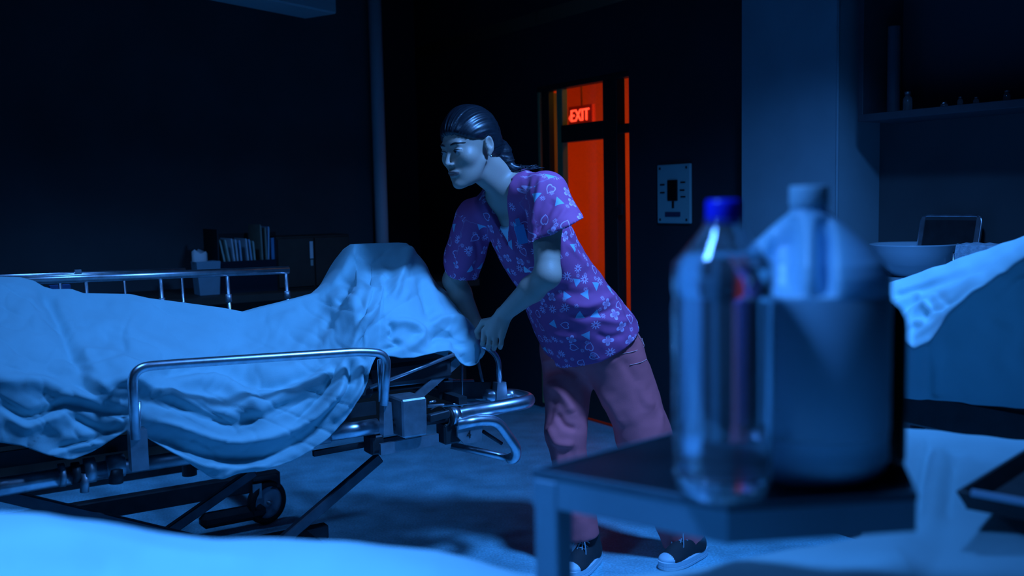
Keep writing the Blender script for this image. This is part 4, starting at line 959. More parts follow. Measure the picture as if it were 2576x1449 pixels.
# torso cross sections, t = 0 hem .. 1 neck base
tt_k = [-.1, 0, .15, .3, .45, .6, .75, .88, .97, 1.05]
ra_k = [.196, .192, .182, .166, .150, .150, .150, .138, .105, .075]
rb_k = [.152, .150, .140, .126, .112, .112, .110, .095, .075, .055]
cf_k = [.0, .0, .005, .008, .01, .015, .012, .0, -.012, -.02]   # centre shift to the front
def torso(X, off=0.):
    q = X-Q0; t = (q@TZ)/TL; ra = np.interp(t, tt_k, ra_k)+off; rb = np.interp(t, tt_k, rb_k)+off; cf = np.interp(t, tt_k, cf_k)
    a = q@TS; b = q@TF-cf; k = np.sqrt((a/ra)**2+(b/rb)**2); d = (k-1)*np.minimum(ra, rb)*.95
    return np.maximum(np.maximum(d, (t-1.04)*TL), (-t)*TL)
lo = np.minimum.reduce([K, Q0, LS, RS, LE, LW, RE, RWr])-.24; hi = np.maximum.reduce([K, Q0, LS, RS, LE, LW, RE, RWr])+.24
# ---- head frame
HCn = P(1180, 372, 3.13); a_ = math.radians(47)
hf = np.array([-math.cos(a_), -math.sin(a_), -.20]); hf = unit(hf); hu = unit(UP+np.array([-.10, -.02, 0])-np.dot(UP+np.array([-.10, -.02, 0]), hf)*hf); hl = np.cross(hu, hf)
HR = np.stack([hl, hf, hu], 1)                # local (left, front, up)
def hp(l, f, u): return HCn+HR@np.array([l, f, u])
v = Vol(np.minimum(lo, HCn-.2), np.maximum(hi, HCn+.2), .0032)
v.ell(hp(0, -.012, .032), (.073, .092, .084), HR, 0)
v.ell(hp(0, .030, -.030), (.056, .060, .078), HR, .025)
v.ell(hp(0, .040, -.075), (.040, .045, .034), HR, .02)
for s in (-1, 1):
    v.ell(hp(s*.040, .052, -.022), (.022, .026, .022), HR, .02)
    v.cap(hp(s*.050, .0, -.045), hp(s*.013, .066, -.098), .013, .011, .022)
v.ell(hp(0, .078, -.100), (.015, .014, .013), HR, .014)
v.cap(hp(-.034, .076, .022), hp(.034, .076, .022), .0075, .0075, .014)
for s in (-1, 1): v.ell(hp(s*.030, .098, .002), (.017, .014, .012), HR, .010, 's')
for s in (-1, 1): v.ell(hp(s*.030, .076, .001), (.0135, .0125, .0115), HR, .003)
v.cap(hp(0, .084, .008), hp(0, .107, -.031), .0055, .0078, .010)
for s in (-1, 1): v.ell(hp(s*.009, .097, -.035), (.0065, .009, .0055), HR, .005)
v.cap(hp(-.015, .085, -.062), hp(.015, .085, -.062), .006, .006, .010)
v.ell(hp(0, .0915, -.0595), (.019, .007, .0042), HR, .005); v.ell(hp(0, .0905, -.0685), (.015, .0075, .0052), HR, .005)
v.cap(hp(-.019, .0965, -.0640), hp(.019, .0965, -.0640), .0018, .0018, .003, 's')
# ears
for s in (-1, 1):
    c = hp(s*.077, -.013, .001); eR = HR
    v.ell(c, (.010, .0175, .029), eR, .005); v.ell(hp(s*.088, -.010, .005), (.011, .0105, .018), eR, .002, 's'); v.ell(hp(s*.076, -.006, -.026), (.005, .009, .009), eR, .005)
# neck
v.cap(hp(0, -.028, -.03), K+TZ*.03-TF*.005, .045, .046, .02); v.cap(hp(0, -.012, -.07), K-TZ*.02+TF*.01, .034, .040, .02)
# shoulders and hidden torso
v.cap(K-TZ*.02, LS, .05, .05, .04); v.cap(K-TZ*.02, RS, .05, .05, .04)
v.op(lambda X: torso(X, -.016), lo, hi, .02)
def limb(a, b, ra, rb, bul=0, k=.02): v.cap(a, b, ra, rb, k)
# left arm
v.cap(LS, LS+(LE-LS)*.4, .052, .046, .02); v.cap(LS+(LE-LS)*.4, LE, .046, .038, .02)
v.cap(LE, LE+(LW-LE)*.35, .039, .040, .02); v.cap(LE+(LW-LE)*.35, LW, .040, .0255, .015)
v.cap(RS, RE, .050, .036, .02); v.cap(RE, RE+(RWr-RE)*.3, .037, .037, .02); v.cap(RE+(RWr-RE)*.3, RWr, .037, .024, .015)
# left hand: a closed fist around the push rail
def hand(W, kn_a, kn_b, bar, back, tdir):
    """W wrist; kn_a..kn_b knuckle row (index .. little); bar = direction of curl; back = out of the back of the hand"""
    ks = [kn_a+(kn_b-kn_a)*t for t in (0, .34, .67, 1)]
    mid = (kn_a+kn_b)/2
    for i, kq in enumerate(ks):
        v.cap(W+(kq-mid)*.35, kq, .0165, .0105, .010)
        L = (.034, .038, .036, .029)[i]; r = (.0092, .0094, .009, .0080)[i]
        p1 = kq+bar*L*.95+back*.004; p2 = p1+bar*L*.35-back*L*.62; p3 = p2-bar*L*.28-back*L*.35
        v.cap(kq, p1, r*1.12, r, .004); v.cap(p1, p2, r, r*.92, .003); v.cap(p2, p3, r*.92, r*.8, .003)
    v.cap(W+(mid-W)*.35, mid-back*.006, .021, .018, .012)
    t0 = W+(kn_a-W)*.35-back*.008; t1 = t0+tdir*.034+(kn_a-W)*.25-back*.006; t2 = t1+(kn_a-W)*.30+bar*.014-back*.014; t3 = t2+bar*.018-back*.010-tdir*.008
    v.cap(t0, t1, .014, .0115, .010); v.cap(t1, t2, .0112, .0098, .004); v.cap(t2, t3, .0098, .0085, .003)
kA = P(1219, 832, 3.205); kB = P(1263, 845, 3.165)
hand(LW, kA, kB, unit(P(1236, 872, 3.19)-P(1240, 840, 3.185)), np.array([.1, -.97, .2])/np.linalg.norm([.1, -.97, .2]), unit(kA-kB))
hand(RWr, P(1206, 850, 3.40), P(1168, 850, 3.46), np.array([.1, 0, -1.]), unit([-.3, -.9, .2]), unit([.5, -.3, .1]))
BV, BF = biggest(*v.mesh()); BV = vsmooth(BV, BF, 2, .4)
BFu = BF
body = mk('body', BV, BF, None, nur, smooth=True)
# skin colour painted where lips, brows and lashes are
loc = (BV-HCn)@HR; l_, f_, u_ = loc[:, 0], loc[:, 1], loc[:, 2]
col = np.tile(np.array([.50, .37, .29]), (len(BV), 1))
def paint(mask, c): m_ = np.clip(mask, 0, 1)[:, None]; col[:] = col*(1-m_)+np.array(c)*m_
lip = (np.abs(u_+.0645) < .0085-.0045*np.abs(l_/.022)**2) & (np.abs(l_) < .023) & (f_ > .085)
paint(lip*.9, (.30, .15, .13))
for s in (-1, 1):
    x_ = (l_*s-.031)/.021; br = (np.abs(u_-(.0235-.004*x_**2+.001*x_)) < .0032*(1-.4*np.abs(x_))) & (np.abs(x_) < 1) & (f_ > .05)
    x_ = (l_*s-.030)/.0145; lid = (np.abs(u_-(.0075-.005*x_**2)) < .0022) & (np.abs(x_) < 1.05) & (f_ > .07)
    x_ = (l_*s-.030); er = ((x_/.011)**2+((u_-.001)/.0052)**2 < 1) & (f_ > .07); paint(er*.8, (.40, .42, .42))
    ir = ((x_-.001)**2+(u_-.0015)**2 < .0052**2) & (np.abs(u_-.001) < .0058) & (f_ > .07)
    no = ((l_*s-.008)**2+((f_-.103))**2 < .004**2) & (u_ < -.037) & (u_ > -.05); paint(no*.8, (.05, .03, .03))
ca = body.data.color_attributes.new('skin', 'FLOAT_COLOR', 'POINT'); ca.data.foreach_set('color', np.concatenate([col, np.ones((len(col), 1))], 1).ravel())
ms = mat('skin', (.50, .37, .29), .48, bump=.12, bscale=350); nt = ms.node_tree; b = nt.nodes['Principled BSDF']
at = nt.nodes.new('ShaderNodeAttribute'); at.attribute_name = 'skin'; nt.links.new(at.outputs['Color'], b.inputs['Base Color']); b.inputs['Subsurface Weight'].default_value = .08; b.inputs['Subsurface Scale'].default_value = .01
body.data.materials.append(ms)
def face_pt(l, u, out=.0008):
    d2 = (loc[:, 0]-l)**2+(loc[:, 2]-u)**2; c = np.argsort(np.where(loc[:, 1] > .03, d2, 9))[:8]; wt = 1/(d2[c]+1e-7); return hp(l, (loc[c, 1]*wt).sum()/wt.sum()+out, u)
m_brow = mat('brow_hair', (.02, .014, .012), .7); m_iris = mat('dark_iris', (.012, .01, .01), .12)
for s in (-1, 1):
    pts = [face_pt(s*(.012+.038*t), .0195+.0065*math.sin(math.pi*(.12+.80*t))) for t in np.linspace(0, 1, 9)]
    tube('eyebrow', pts, [.0014, .0024, .0029, .0030, .0029, .0026, .0021, .0015, .0007], m_brow, body, seg=8)
    pts = [face_pt(s*.030+.0145*t, .0020+.0058*(1-t*t), .0006) for t in np.linspace(-1, 1, 9)]
    tube('eyelashes', pts, [.0005, .0009, .0011, .0012, .0012, .0012, .0012, .001, .0006], m_brow, body, seg=6)
    ec = np.array([s*.030, .0763, .001]); g_ = unit([-.22, .97, -.06]); e1 = unit(np.cross(g_, [0, 0, 1.])); e2 = np.cross(e1, g_); V = [hp(*(ec+g_*.0136))]; Fc = []
    for r in range(1, 4):
        for k in range(16):
            a = 2*math.pi*k/16; th = .14*r; V.append(hp(*(ec+.0136*(math.cos(th)*g_+math.sin(th)*(math.cos(a)*e1+.82*math.sin(a)*e2)))))
    for k in range(16):
        Fc.append((0, 1+k, 1+(k+1) % 16))
        for r in range(2): Fc.append((1+r*16+k, 1+(r+1)*16+k, 1+(r+1)*16+(k+1) % 16, 1+r*16+(k+1) % 16))
    mk('iris', V, Fc, m_iris, body, smooth=True)
# ---- hair: swept back, low pony tail
hv = Vol(HCn-.22, HCn+.26, .003)
hv.ell(hp(0, -.016, .036), (.0845, .1035, .096), HR, 0)
hv.ell(hp(0, -.070, -.010), (.055, .045, .055), HR, .03)
def cut(X):
    q = (X-HCn)@HR; f = q[..., 1]; u = q[..., 2]; l = np.abs(q[..., 0])
    fp = np.clip(f, 0, 1); line = np.where(f > 0, .020+.45*fp*(fp/.085)**1.2, .020+1.7*f)   # hairline higher at the middle of the forehead
    return line-u
hv.op(cut, HCn-.3, HCn+.3, .016, 'i')
for s in (-1, 1): hv.ell(hp(s*.078, -.012, .000), (.02, .019, .027), HR, .004, 's')
pn = [hp(.01, -.100, -.012), hp(.02, -.118, -.035), hp(.03, -.118, -.068), hp(.03, -.118, -.090), P(1290, 424, 3.19), P(1316, 421, 3.18)]
pr_r = [.030, .030, .024, .020, .012, .003]
for i in range(len(pn)-1): hv.cap(pn[i], pn[i+1], pr_r[i], pr_r[i+1], .015)
for i in range(8):
    a = i/7; p0_ = hp(-.01+.05*a, -.095, .03-.08*a); p1_ = hp(.02+.02*a, -.125, -.03-.03*a); hv.cap(p0_, p1_, .008, .006, .01)
HV, HF = biggest(*hv.mesh()); HV = vsmooth(HV, HF, 2, .5); hn_ = vnormals(HV, HF)
q = (HV-HCn)@HR
# combed strands: grooves converge on the tie at the nape
tie = np.array([.0, -.10, -.015]); dv = q-tie; az = np.arctan2(dv[:, 2], dv[:, 1]); lat = dv[:, 0]/np.maximum(np.linalg.norm(dv, axis=1), .02); rr0 = np.linalg.norm(dv, axis=1)
an = np.arctan2(lat, 1.0)
phi = np.arctan2(q[:, 0], q[:, 2]+.02)
gro = vnoise(np.stack([phi*13, q[:, 1]*9, rr0*0+2], 1))*.0045+vnoise(np.stack([phi*34, q[:, 1]*14, rr0*0+5], 1))*.0032
HV = HV+hn_*gro[:, None]
hair = mk('hair', HV, HF, None, nur, smooth=True)
mh = mat('dark_hair', (.012, .016, .022), .36, noise=.3, nscale=60, spec=.7); hair.data.materials.append(mh)
# loose strands drawn over the swept fringe and the tail
SV, SF_ = [], []
for k in range(26):
    j = rng.normal(0, .007, 3); pts = [pn[1]+j, pn[2]+j*1.4, pn[3]+j, pn[4]+rng.normal(0, .006, 3), pn[5]+np.array([rng.normal(.012, .02), 0, rng.normal(.0, .004)])]
    V, Fc = tube_mesh(catmull(pts, 4), .0012, 4); o = len(SV); SV += list(V); SF_ += [tuple(i+o for i in qq) for qq in Fc]
mk('loose_strands', SV, SF_, mh, hair, smooth=True, kind='stuff')
tube('hair_tie', [pn[2]+.026*(math.cos(a)*unit(np.cross(pn[3]-pn[1], hl))+math.sin(a)*hl) for a in np.linspace(0, 2*math.pi, 17)[:-1]], .004, m_black, hair, closed=True, seg=8)
er_ = hp(.083, -.004, -.036); lathe('earring', er_-UP*.004, [(.0001, 0), (.003, .001), (.0038, .004), (.003, .007), (.0001, .008)], m_chrome, nur, seg=12)

# ---- scrub top
SL = P(1417, 572, 3.05); SRr = P(1163, 688, 3.40)     # sleeve hem centres
lo2 = lo; hi2 = hi
sv = Vol(lo2, hi2, .0042)
sv.op(lambda X: torso(X, 0), lo, hi, 0)
sv.cap(K-TZ*.035, LS-TZ*.0, .060, .064, .04); sv.cap(K-TZ*.035, RS, .060, .060, .04)
dL = unit(SL-LS); dR = unit(SRr-RS)
hL = unit(P(1461, 548, 3.0)-P(1366, 592, 3.03)); hcl = unit(np.cross(hL, np.array([0, -1., 0]))); hcl = hcl if hcl@dL > 0 else -hcl
for S0, S1, E1, hn3, r0, r1 in ((LS, SL, LE, hcl, .064, .070), (RS, SRr, RE, dR, .060, .060)):
    s2v = Vol(lo2, hi2, .0042); am = S0+(E1-S0)*.62
    s2v.cap(S0, S1+(S1-S0)*.35, r0, r1, 0); s2v.cap(S0, am, r0-.004, .058, .03)
    s2v.op((lambda c, n3: lambda X: (X-c)@n3)(S1, hn3), S0-.3, S0+.3, 0, 'i')
    hl2 = Vol(lo2, hi2, .0042); hl2.cap(S0+(S1-S0)*.75, S1+(S1-S0)*.4, r0-.010, r1-.010, 0); hl2.cap(S0+(am-S0)*.65, am, r0-.014, .048, .03)
    s2v.d = np.maximum(s2v.d, -hl2.d); hh_ = np.clip(.5+.5*(sv.d-s2v.d)/.012, 0, 1); sv.d = sv.d*(1-hh_)+s2v.d*hh_-.012*hh_*(1-hh_)
# neck opening and V
sv.cap(K+TZ*.12, K-TZ*.02, .058, .054, .004, 's')
vp = P(1254, 575, 3.06)
vt = vp-np.dot(vp-Q0-TF*0, TF)*TF+TF*0
def vneck(X):
    q = X-K; z = q@TZ; a = q@TS; b = q@TF
    zb = -.155; hwid = np.clip((z-zb)/.155, -1, 1.3)*.054
    return np.maximum(np.maximum((np.abs(a)-hwid)*.85, zb-z), -(b-.02))
sv.op(vneck, lo, hi, 0, 's')
sv.op(lambda X: np.maximum(torso(X, -.012), ((X-Q0)@TZ)-.03), Q0-.3, Q0+.3, 0, 's')   # hollow at the hem
TV, TFc = biggest(*sv.mesh()); TV = vsmooth(TV, TFc, 2, .5)
# keep the sheet of cloth, sink the V patch to the under shirt level is handled by a separate shirt mesh
tn_ = vnormals(TV, TFc); tuv = proj(TV)
ST = [([(1330, 430), (1322, 480), (1325, 560)], 7, -.008), ([(1362, 440), (1352, 500), (1335, 590)], 8, .008), ([(1395, 500), (1372, 545), (1345, 590)], 9, -.010), ([(1425, 520), (1400, 560), (1385, 590)], 7, .006),
      ([(1345, 600), (1385, 640), (1410, 700)], 9, -.006), ([(1420, 590), (1470, 640), (1540, 700), (1580, 730)], 6, -.006), ([(1425, 610), (1480, 665), (1550, 725)], 8, .005), ([(1290, 640), (1330, 700), (1350, 760)], 12, -.006),
      ([(1210, 560), (1225, 620), (1240, 700)], 12, -.006), ([(1195, 600), (1205, 650), (1190, 700)], 8, -.008), ([(1430, 760), (1480, 770), (1540, 745), (1590, 720)], 10, .007), ([(1430, 790), (1490, 795), (1560, 770)], 10, -.008), ([(1500, 800), (1560, 810), (1610, 790)], 9, .006),
      ([(1350, 800), (1400, 840), (1450, 850)], 11, .007), ([(1500, 840), (1530, 850), (1570, 840)], 9, -.006), ([(1385, 720), (1440, 740), (1500, 735)], 12, -.005), ([(1560, 740), (1575, 790), (1590, 840)], 5, -.006), ([(1595, 750), (1610, 800), (1622, 830)], 6, -.005), ([(1270, 560), (1282, 600), (1300, 640)], 8, .005)]
fd = strokes(tuv, ST)*(np.clip(-(tn_@_f)*1.5, 0, 1))
fd += vnoise(TV*np.array([14, 14, 11]))*.010+vnoise(TV*34+7)*.004
TV = TV+tn_*fd[:, None]
top = mk('scrub_top', TV, TFc, None, nur, smooth=True, label='purple scrub top printed with flowers, hearts and butterflies')
# unwrapped print coordinates
q = TV-Q0; t_ = q@TZ; a_ang = np.arctan2(q@TS, q@TF); uvs = np.stack([a_ang*.155, t_], 1)
def arm_uv(A0, A1, X):
    d = unit(A1-A0); e1 = unit(np.cross(d, TF)); e2 = np.cross(d, e1); p = X-A0; r = np.linalg.norm(p-(p@d)[:, None]*d, axis=1); return np.stack([np.arctan2(p@e1, p@e2)*.066, p@d], 1), r, p@d
for A0, A1, off in ((LS, SL, 1.3), (RS, SRr, 2.7)):
    uva, r, h_ = arm_uv(A0, A1, TV); td = torso(TV, 0); msk = (r < .085) & (h_ > -.01) & (td > .004); uvs[msk] = uva[msk]+off
uvl = top.data.uv_layers.new(name='print'); li = np.array([l.vertex_index for l in top.data.loops]); uvl.data.foreach_set('uv', uvs[li].ravel())
def print_mat():
    m = bpy.data.materials.new('printed_scrub_cotton'); m.use_nodes = True; nt = m.node_tree; b = nt.nodes['Principled BSDF']; b.inputs['Roughness'].default_value = .8
    N_ = nt.nodes.new; Lk = nt.links.new
    def mth(op, a, b_=None, c=None):
        n = N_('ShaderNodeMath'); n.operation = op
        for i, x in enumerate((a, b_, c)):
            if x is None: continue
            if isinstance(x, (int, float)): n.inputs[i].default_value = x
            else: Lk(x, n.inputs[i])
        return n.outputs[0]
    uvn = N_('ShaderNodeUVMap'); uvn.uv_map = 'print'
    layers = []
    for scl, offx, small in ((19, 0., False), (36, 3.3, True)):
        vm = N_('ShaderNodeVectorMath'); vm.operation = 'MULTIPLY_ADD'; Lk(uvn.outputs[0], vm.inputs[0]); vm.inputs[1].default_value = (scl,)*3; vm.inputs[2].default_value = (offx+20, offx+20, 0)
        vo = N_('ShaderNodeTexVoronoi'); vo.voronoi_dimensions = '2D'; vo.inputs['Scale'].default_value = 1; vo.inputs['Randomness'].default_value = .55; Lk(vm.outputs[0], vo.inputs['Vector'])
        df = N_('ShaderNodeVectorMath'); df.operation = 'SUBTRACT'; Lk(vm.outputs[0], df.inputs[0]); Lk(vo.outputs['Position'], df.inputs[1])
        sc_ = N_('ShaderNodeSeparateColor'); Lk(vo.outputs['Color'], sc_.inputs[0])
        rt = N_('ShaderNodeVectorRotate'); rt.rotation_type = 'Z_AXIS'; Lk(df.outputs[0], rt.inputs['Vector']); Lk(mth('MULTIPLY', sc_.outputs[1], 6.28) if not small else mth('MULTIPLY', sc_.outputs[1], 6.28), rt.inputs['Angle'])
        sx = N_('ShaderNodeSeparateXYZ'); Lk(rt.outputs[0], sx.inputs[0]); x, y = sx.outputs[0], sx.outputs[1]
        r = mth('SQRT', mth('ADD', mth('MULTIPLY', x, x), mth('MULTIPLY', y, y))); th = mth('ARCTAN2', y, x); c = sc_.outputs[0]
        R = .30
        pet = mth('ADD', .68, mth('MULTIPLY', .32, mth('COSINE', mth('MULTIPLY', th, 9))))
        flower = mth('MULTIPLY', mth('LESS_THAN', r, mth('MULTIPLY', pet, R)), mth('GREATER_THAN', r, .075))
        if small: layers.append(mth('MULTIPLY', mth('MULTIPLY', flower, mth('GREATER_THAN', c, .80)), .8)); continue
        ax_ = mth('ABSOLUTE', x); hy = mth('SUBTRACT', mth('MULTIPLY', y, 1.1), mth('MULTIPLY', .42, mth('SQRT', ax_))); hr = mth('SQRT', mth('ADD', mth('MULTIPLY', mth('MULTIPLY', x, x), 1.3), mth('MULTIPLY', hy, hy)))
        heart = mth('MULTIPLY', mth('LESS_THAN', hr, .30), mth('GREATER_THAN', hr, .23))
        bf = mth('MULTIPLY', .34, mth('SQRT', mth('ABSOLUTE', mth('SINE', mth('ADD', mth('MULTIPLY', th, 2), .0)))))
        butt = mth('LESS_THAN', r, bf); bin_ = mth('MULTIPLY', mth('LESS_THAN', r, mth('MULTIPLY', bf, .6)), .6); butt = mth('SUBTRACT', butt, bin_)
        tri = mth('LESS_THAN', mth('MAXIMUM', mth('ADD', mth('MULTIPLY', ax_, 1.7), y), mth('MULTIPLY', y, -1)), .26)
        sel = lambda lo, hi: mth('MULTIPLY', mth('GREATER_THAN', c, lo), mth('LESS_THAN', c, hi))
        big = mth('ADD', mth('MULTIPLY', flower, sel(-1, .33)), mth('ADD', mth('MULTIPLY', heart, sel(.33, .58)), mth('MULTIPLY', butt, sel(.58, .78)))); trm = mth('MULTIPLY', tri, sel(.78, 2))
        layers.append(big)
    white = mth('MINIMUM', mth('ADD', layers[0], layers[1]), 1)
    m1 = N_('ShaderNodeMix'); m1.data_type = 'RGBA'; m1.inputs['A'].default_value = (.46, .095, .27, 1); m1.inputs['B'].default_value = (.30, .55, .75, 1); Lk(trm, m1.inputs['Factor'])
    m2 = N_('ShaderNodeMix'); m2.data_type = 'RGBA'; Lk(m1.outputs['Result'], m2.inputs['A']); m2.inputs['B'].default_value = (.85, .55, .85, 1); Lk(mth('MULTIPLY', white, .85), m2.inputs['Factor'])
    Lk(m2.outputs['Result'], b.inputs['Base Color'])
    n = N_('ShaderNodeTexNoise'); n.inputs['Scale'].default_value = 500; bp = N_('ShaderNodeBump'); bp.inputs['Strength'].default_value = .2; bp.inputs['Distance'].default_value = .001; Lk(n.outputs['Fac'], bp.inputs['Height']); Lk(bp.outputs[0], b.inputs['Normal'])
    return m
top.data.materials.append(print_mat())
# undershirt seen in the V
uvv = Vol(K-.28, K+.2, .0045)
uvv.op(lambda X: torso(X, -.012), K-.3, K+.3, 0)
uvv.cap(K-TZ*.02, LS, .054, .054, .04); uvv.cap(K-TZ*.02, RS, .054, .054, .04); uvv.op(lambda X: torso(X, -.012), K-.3, K+.3, .02)
uvv.op(lambda X: (Q0+TZ*TL*.45-X)@TZ, K-.3, K+.3, 0, 'i')
def uneck(X):
    q = X-K; z = q@TZ; a = q@TS; return np.maximum(np.maximum((np.abs(a)-.058-.35*np.clip(z+.1, -.06, .1))*.85, -.098+.6*a*a/.05-z), -((q@TF)+.02))
uvv.op(uneck, K-.3, K+.3, 0, 's'); uvv.op(lambda X: (X-K)@TZ+.02, K-.3, K+.3, 0, 'i')
UV_, UF_ = biggest(*uvv.mesh()); UV_ = vsmooth(UV_, UF_, 2)
mk('undershirt', UV_, UF_, mat('white_jersey', (.6, .85, .95), .8), nur, smooth=True)
# badge
b0 = P(1311, 583, 2.93)
def on_torso(px, py, out=.004):
    Y = 2.7; d = ray(px, py); d = d/np.linalg.norm(d); s = 2.4
    for _ in range(60):
        p = CAM+d*s; sd = min(float(torso(p[None], 0)[0]), 9); 
        if sd < .001: break
        s += max(sd*.8, .0005)
    return CAM+d*(s-out)
pb = on_torso(1311, 590, .018); pu = on_torso(1300, 548, .016); upb = unit(pb-pu)*-1; rb_ = unit(np.cross(upb, -unit(ray(1311, 590)))); 
bdg = box('id_badge', pb, (.016, .030, .0015), mat('badge_card', (.10, .40, .75), .4), nur, ax=rb_, ay=upb, az=np.cross(rb_, upb), bev=.0008, label='blue identity badge clipped at the chest')
box('badge_clip', pb+upb*.040, (.007, .012, .002), mat('badge_clip', (.10, .35, .65), .4), bdg, ax=rb_, ay=upb, az=np.cross(rb_, upb))
# patch pocket on the side of the top
# ---- trousers
LH = P(1545, 895, 3.38); LK = P(1618, 1095, 3.38); LA = P(1722, 1356, 3.45)
RH = P(1432, 892, 3.46); RK = P(1421, 1085, 3.40); RA = P(1468, 1350, 3.37)
lo3 = np.minimum.reduce([LH, LK, LA, RH, RK, RA, Q0])-.18; hi3 = np.maximum.reduce([LH, LK, LA, RH, RK, RA, Q0])+.18
pv = Vol(lo3, hi3, .0045)
pv.op(lambda X: np.maximum(torso(X, -.034), -(X-Q0+TZ*.0)@TZ-.0), lo, hi, 0)
pv.cap(LH, LK, .106, .090, .03); pv.cap(LK, LA, .090, .078, .03)
pv.cap(RH, RK, .096, .068, .03); pv.cap(RK, RA, .068, .060, .03)
pv.cap(RH+UP*.03, LH+UP*.03-np.array([.03, 0, 0]), .10, .105, .04)
for A0, A1, r in ((LK, LA, .080), (RK, RA, .062)):
    d = unit(A1-A0); pv.op((lambda A1, d, r: lambda X: np.maximum(-(X-A1)@d-.0, np.linalg.norm(X-A1, axis=-1)-r-.05))(A1, d, r), A1-.16, A1+.16, 0, 's'); pv.cap(A1-d*.03, A1+d*.03, r-.011, r-.011, 0, 's')
PV, PF = biggest(*pv.mesh()); PV = vsmooth(PV, PF, 2, .5); pn_ = vnormals(PV, PF); puv = proj(PV)
SP = [([(1350, 915), (1400, 905), (1450, 925), (1475, 950)], 9, .010), ([(1360, 940), (1410, 930), (1455, 945)], 9, -.012), ([(1380, 960), (1420, 1000), (1440, 1040)], 12, .012), ([(1400, 990), (1385, 1040), (1370, 1080)], 10, -.008), ([(1380, 1070), (1400, 1110), (1445, 1120)], 10, .012), ([(1400, 1040), (1420, 1070), (1450, 1080)], 9, -.010),
      ([(1478, 960), (1530, 1010), (1570, 1080)], 12, .008), ([(1600, 960), (1625, 1010), (1650, 1020)], 12, .004), ([(1560, 900), (1600, 960), (1620, 1040)], 14, -.006), ([(1400, 1120), (1410, 1180), (1430, 1260)], 10, .008), ([(1440, 1130), (1450, 1200), (1460, 1300)], 10, -.008), ([(1640, 900), (1655, 980), (1668, 1080)], 7, .006)]
pd = strokes(puv, SP)*np.clip(-(pn_@_f)*1.5, 0, 1)+vnoise(PV*np.array([13, 13, 8])+11)*.012+vnoise(PV*30)*.004; PV = PV+pn_*pd[:, None]
m_pant = mat('salmon_scrub_cotton', (.80, .155, .175), .85, noise=.1, nscale=12, bump=.3, bscale=600)
pants = mk('trousers', PV, PF, m_pant, nur, smooth=True, label='salmon pink scrub trousers')
def on_mesh(px, py, V, nrm, out=.003):
    u2 = proj(V); dd = np.linalg.norm(u2-np.array([px, py]), axis=1); fr2 = (nrm@_f) < 0; dd = np.where(fr2, dd, 1e9)
    c = np.argsort(dd)[:6]; c = c[np.argmin((V[c]-CAM)@_f)]; return V[c]+nrm[c]*out
m_stitch = mat('stitching', (.9, .45, .45), .8)
for pts in (((1566, 890), (1600, 882), (1632, 868)), ((1585, 921), (1612, 912), (1627, 904)), ((1602, 838), (1612, 855), (1620, 868), (1632, 866), (1635, 845))):
    P3 = [on_mesh(x, y, PV, pn_, .002) for x, y in pts]; tube('pocket_seam', catmull(P3, 4), .0011, m_stitch, pants, seg=6)
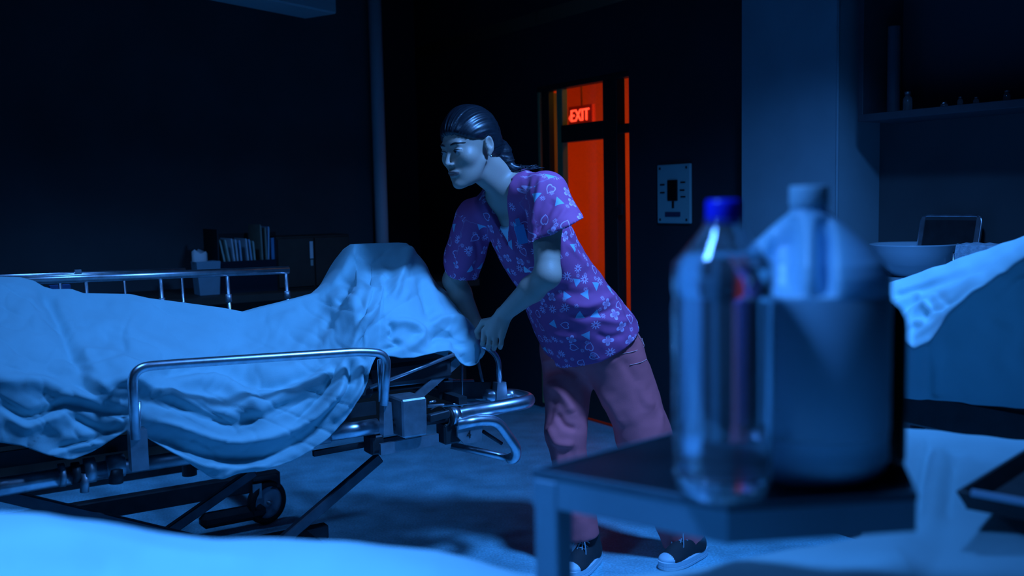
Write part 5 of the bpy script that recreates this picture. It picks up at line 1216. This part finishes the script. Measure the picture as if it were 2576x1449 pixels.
# ---- shoes
m_canvas = mat('black_canvas', (.022, .03, .035), .8, bump=.5, bscale=700); m_rub = mat('white_rubber', (.5, .75, .85), .5); m_lace = mat('laces', (.25, .42, .5), .8)
def shoe(name, toe_px, fwd, side, label, ank, L=.245):
    fwd = unit([*fwd, 0]); lt_ = np.array([-fwd[1], fwd[0], 0]); T = Z(*toe_px, 0.0); O = T-fwd*L*.5; O[2] = 0
    R3 = np.stack([lt_, fwd, UP], 1); pt = lambda l, f, u: O+R3@np.array([l, f, u])
    root = mk(name, [pt(0, 0, .001)]*3, [(0, 1, 2)], m_canvas, nur)
    # sole: outline
    n = 40; V = []; Fc = []
    def outline(a, g=0):
        f = math.sin(a)*L/2; w0 = .046 if f > 0 else .036; w0 = w0 if abs(f) > .03 else .036+(.010*(f+.03)/.06)
        return (math.copysign(abs(math.cos(a))**.8, math.cos(a))*(w0+g), math.copysign(abs(math.sin(a))**.85, math.sin(a))*(L/2+g))
    prof = [(-.004, .0), (.001, .003), (.001, .012), (-.001, .013), (.0005, .014), (.0005, .030), (-.006, .033)]
    for g, z in prof:
        for i in range(n): l, f = outline(2*math.pi*i/n, g); V.append(pt(l, f, z+(.012*max(0, (f-.08)/.04)**2 if z < .02 else 0)*.3))
    for r in range(len(prof)-1):
        for i in range(n): Fc.append((r*n+i, r*n+(i+1) % n, (r+1)*n+(i+1) % n, (r+1)*n+i))
    Fc.append(tuple(range(n))[::-1]); Fc.append(tuple((len(prof)-1)*n+i for i in range(n)))
    mk('sole', V, Fc, m_rub, root, smooth=False)
    w_ = Vol(O-np.array([.19, .19, 0]), O+np.array([.19, .19, .24]), .0035)
    w_.ell(pt(0, .066, .032), (.041, .053, .021), R3, 0); w_.ell(pt(0, .02, .042), (.037, .07, .040), R3, .02)
    w_.ell(pt(0, -.06, .045), (.034, .056, .050), R3, .02)
    ax3 = pt(0, -.055, .125)+(np.array(ank)-pt(0, -.055, .125))*.15
    w_.cap(pt(0, -.055, .05), ax3, .034, .036, .02); w_.cap(pt(0, .0, .05), pt(0, -.028, .11), .026, .022, .02)
    w_.op(lambda X: .026-X[..., 2], O-.3, O+.3, 0, 'i'); w_.op(lambda X: X[..., 2]-.128, O-.3, O+.4, 0, 'i')
    w_.cap(pt(0, -.05, .11), pt(0, -.05, .16), .029, .030, 0, 's')
    a, b_ = w_.mesh(); a = vsmooth(a, b_, 2); ql = (a-O)@R3; 
    cap_m = ql[b_].mean(1)[:, 1] > .092
    # toe cap and upper as two meshes
    for nm, mm, sel in (('canvas_upper', m_canvas, ~cap_m), ('toe_cap', m_rub, cap_m)):
        fs = b_[sel]; us = np.unique(fs); mp_ = -np.ones(len(a), int); mp_[us] = np.arange(len(us)); vv = a[us]+(0 if nm != 'toe_cap' else np.array([0, 0, .0015])); mk(nm, vv, mp_[fs], mm, root, smooth=True)
    for i in range(6):
        f = .052-.016*i; u = .062+.011*i if i < 6 else 0; u = [.0600, .070, .079, .089, .101, .113][i]; f = [.052, .036, .020, .006, -.003, -.009][i]
        tube('lace', catmull([pt(-.020, f-.004, u-.008), pt(-.008, f+.004, u+.004), pt(.008, f+.004, u+.004), pt(.020, f-.004, u-.008)], 3), .0026, m_lace, root, seg=6)
    for s in (-1, 1):
        tube('lace_loop', catmull([pt(0, -.002, .118), pt(s*.018, .026, .105), pt(s*.026, .034, .07), pt(s*.020, .040, .050), pt(s*.012, .036, .07), pt(0, .0, .116)], 4), .0022, m_lace, root, seg=6)
    # ankle and sock
    tube('sock', [pt(0, -.052, .10), pt(0, -.05, .17)+(np.array(ank)-pt(0, -.05, .17))*.5], .030, mat('white_sock', (.5, .8, .95), .9), root, seg=20)
    return root
s1 = shoe('shoe', (1428, 1462), (-.50, -.86), 1, '', RA); s2_ = shoe('shoe', (1664, 1437), (-.74, -.67), 1, '', LA)
# v-neck print: lanyard etc. end
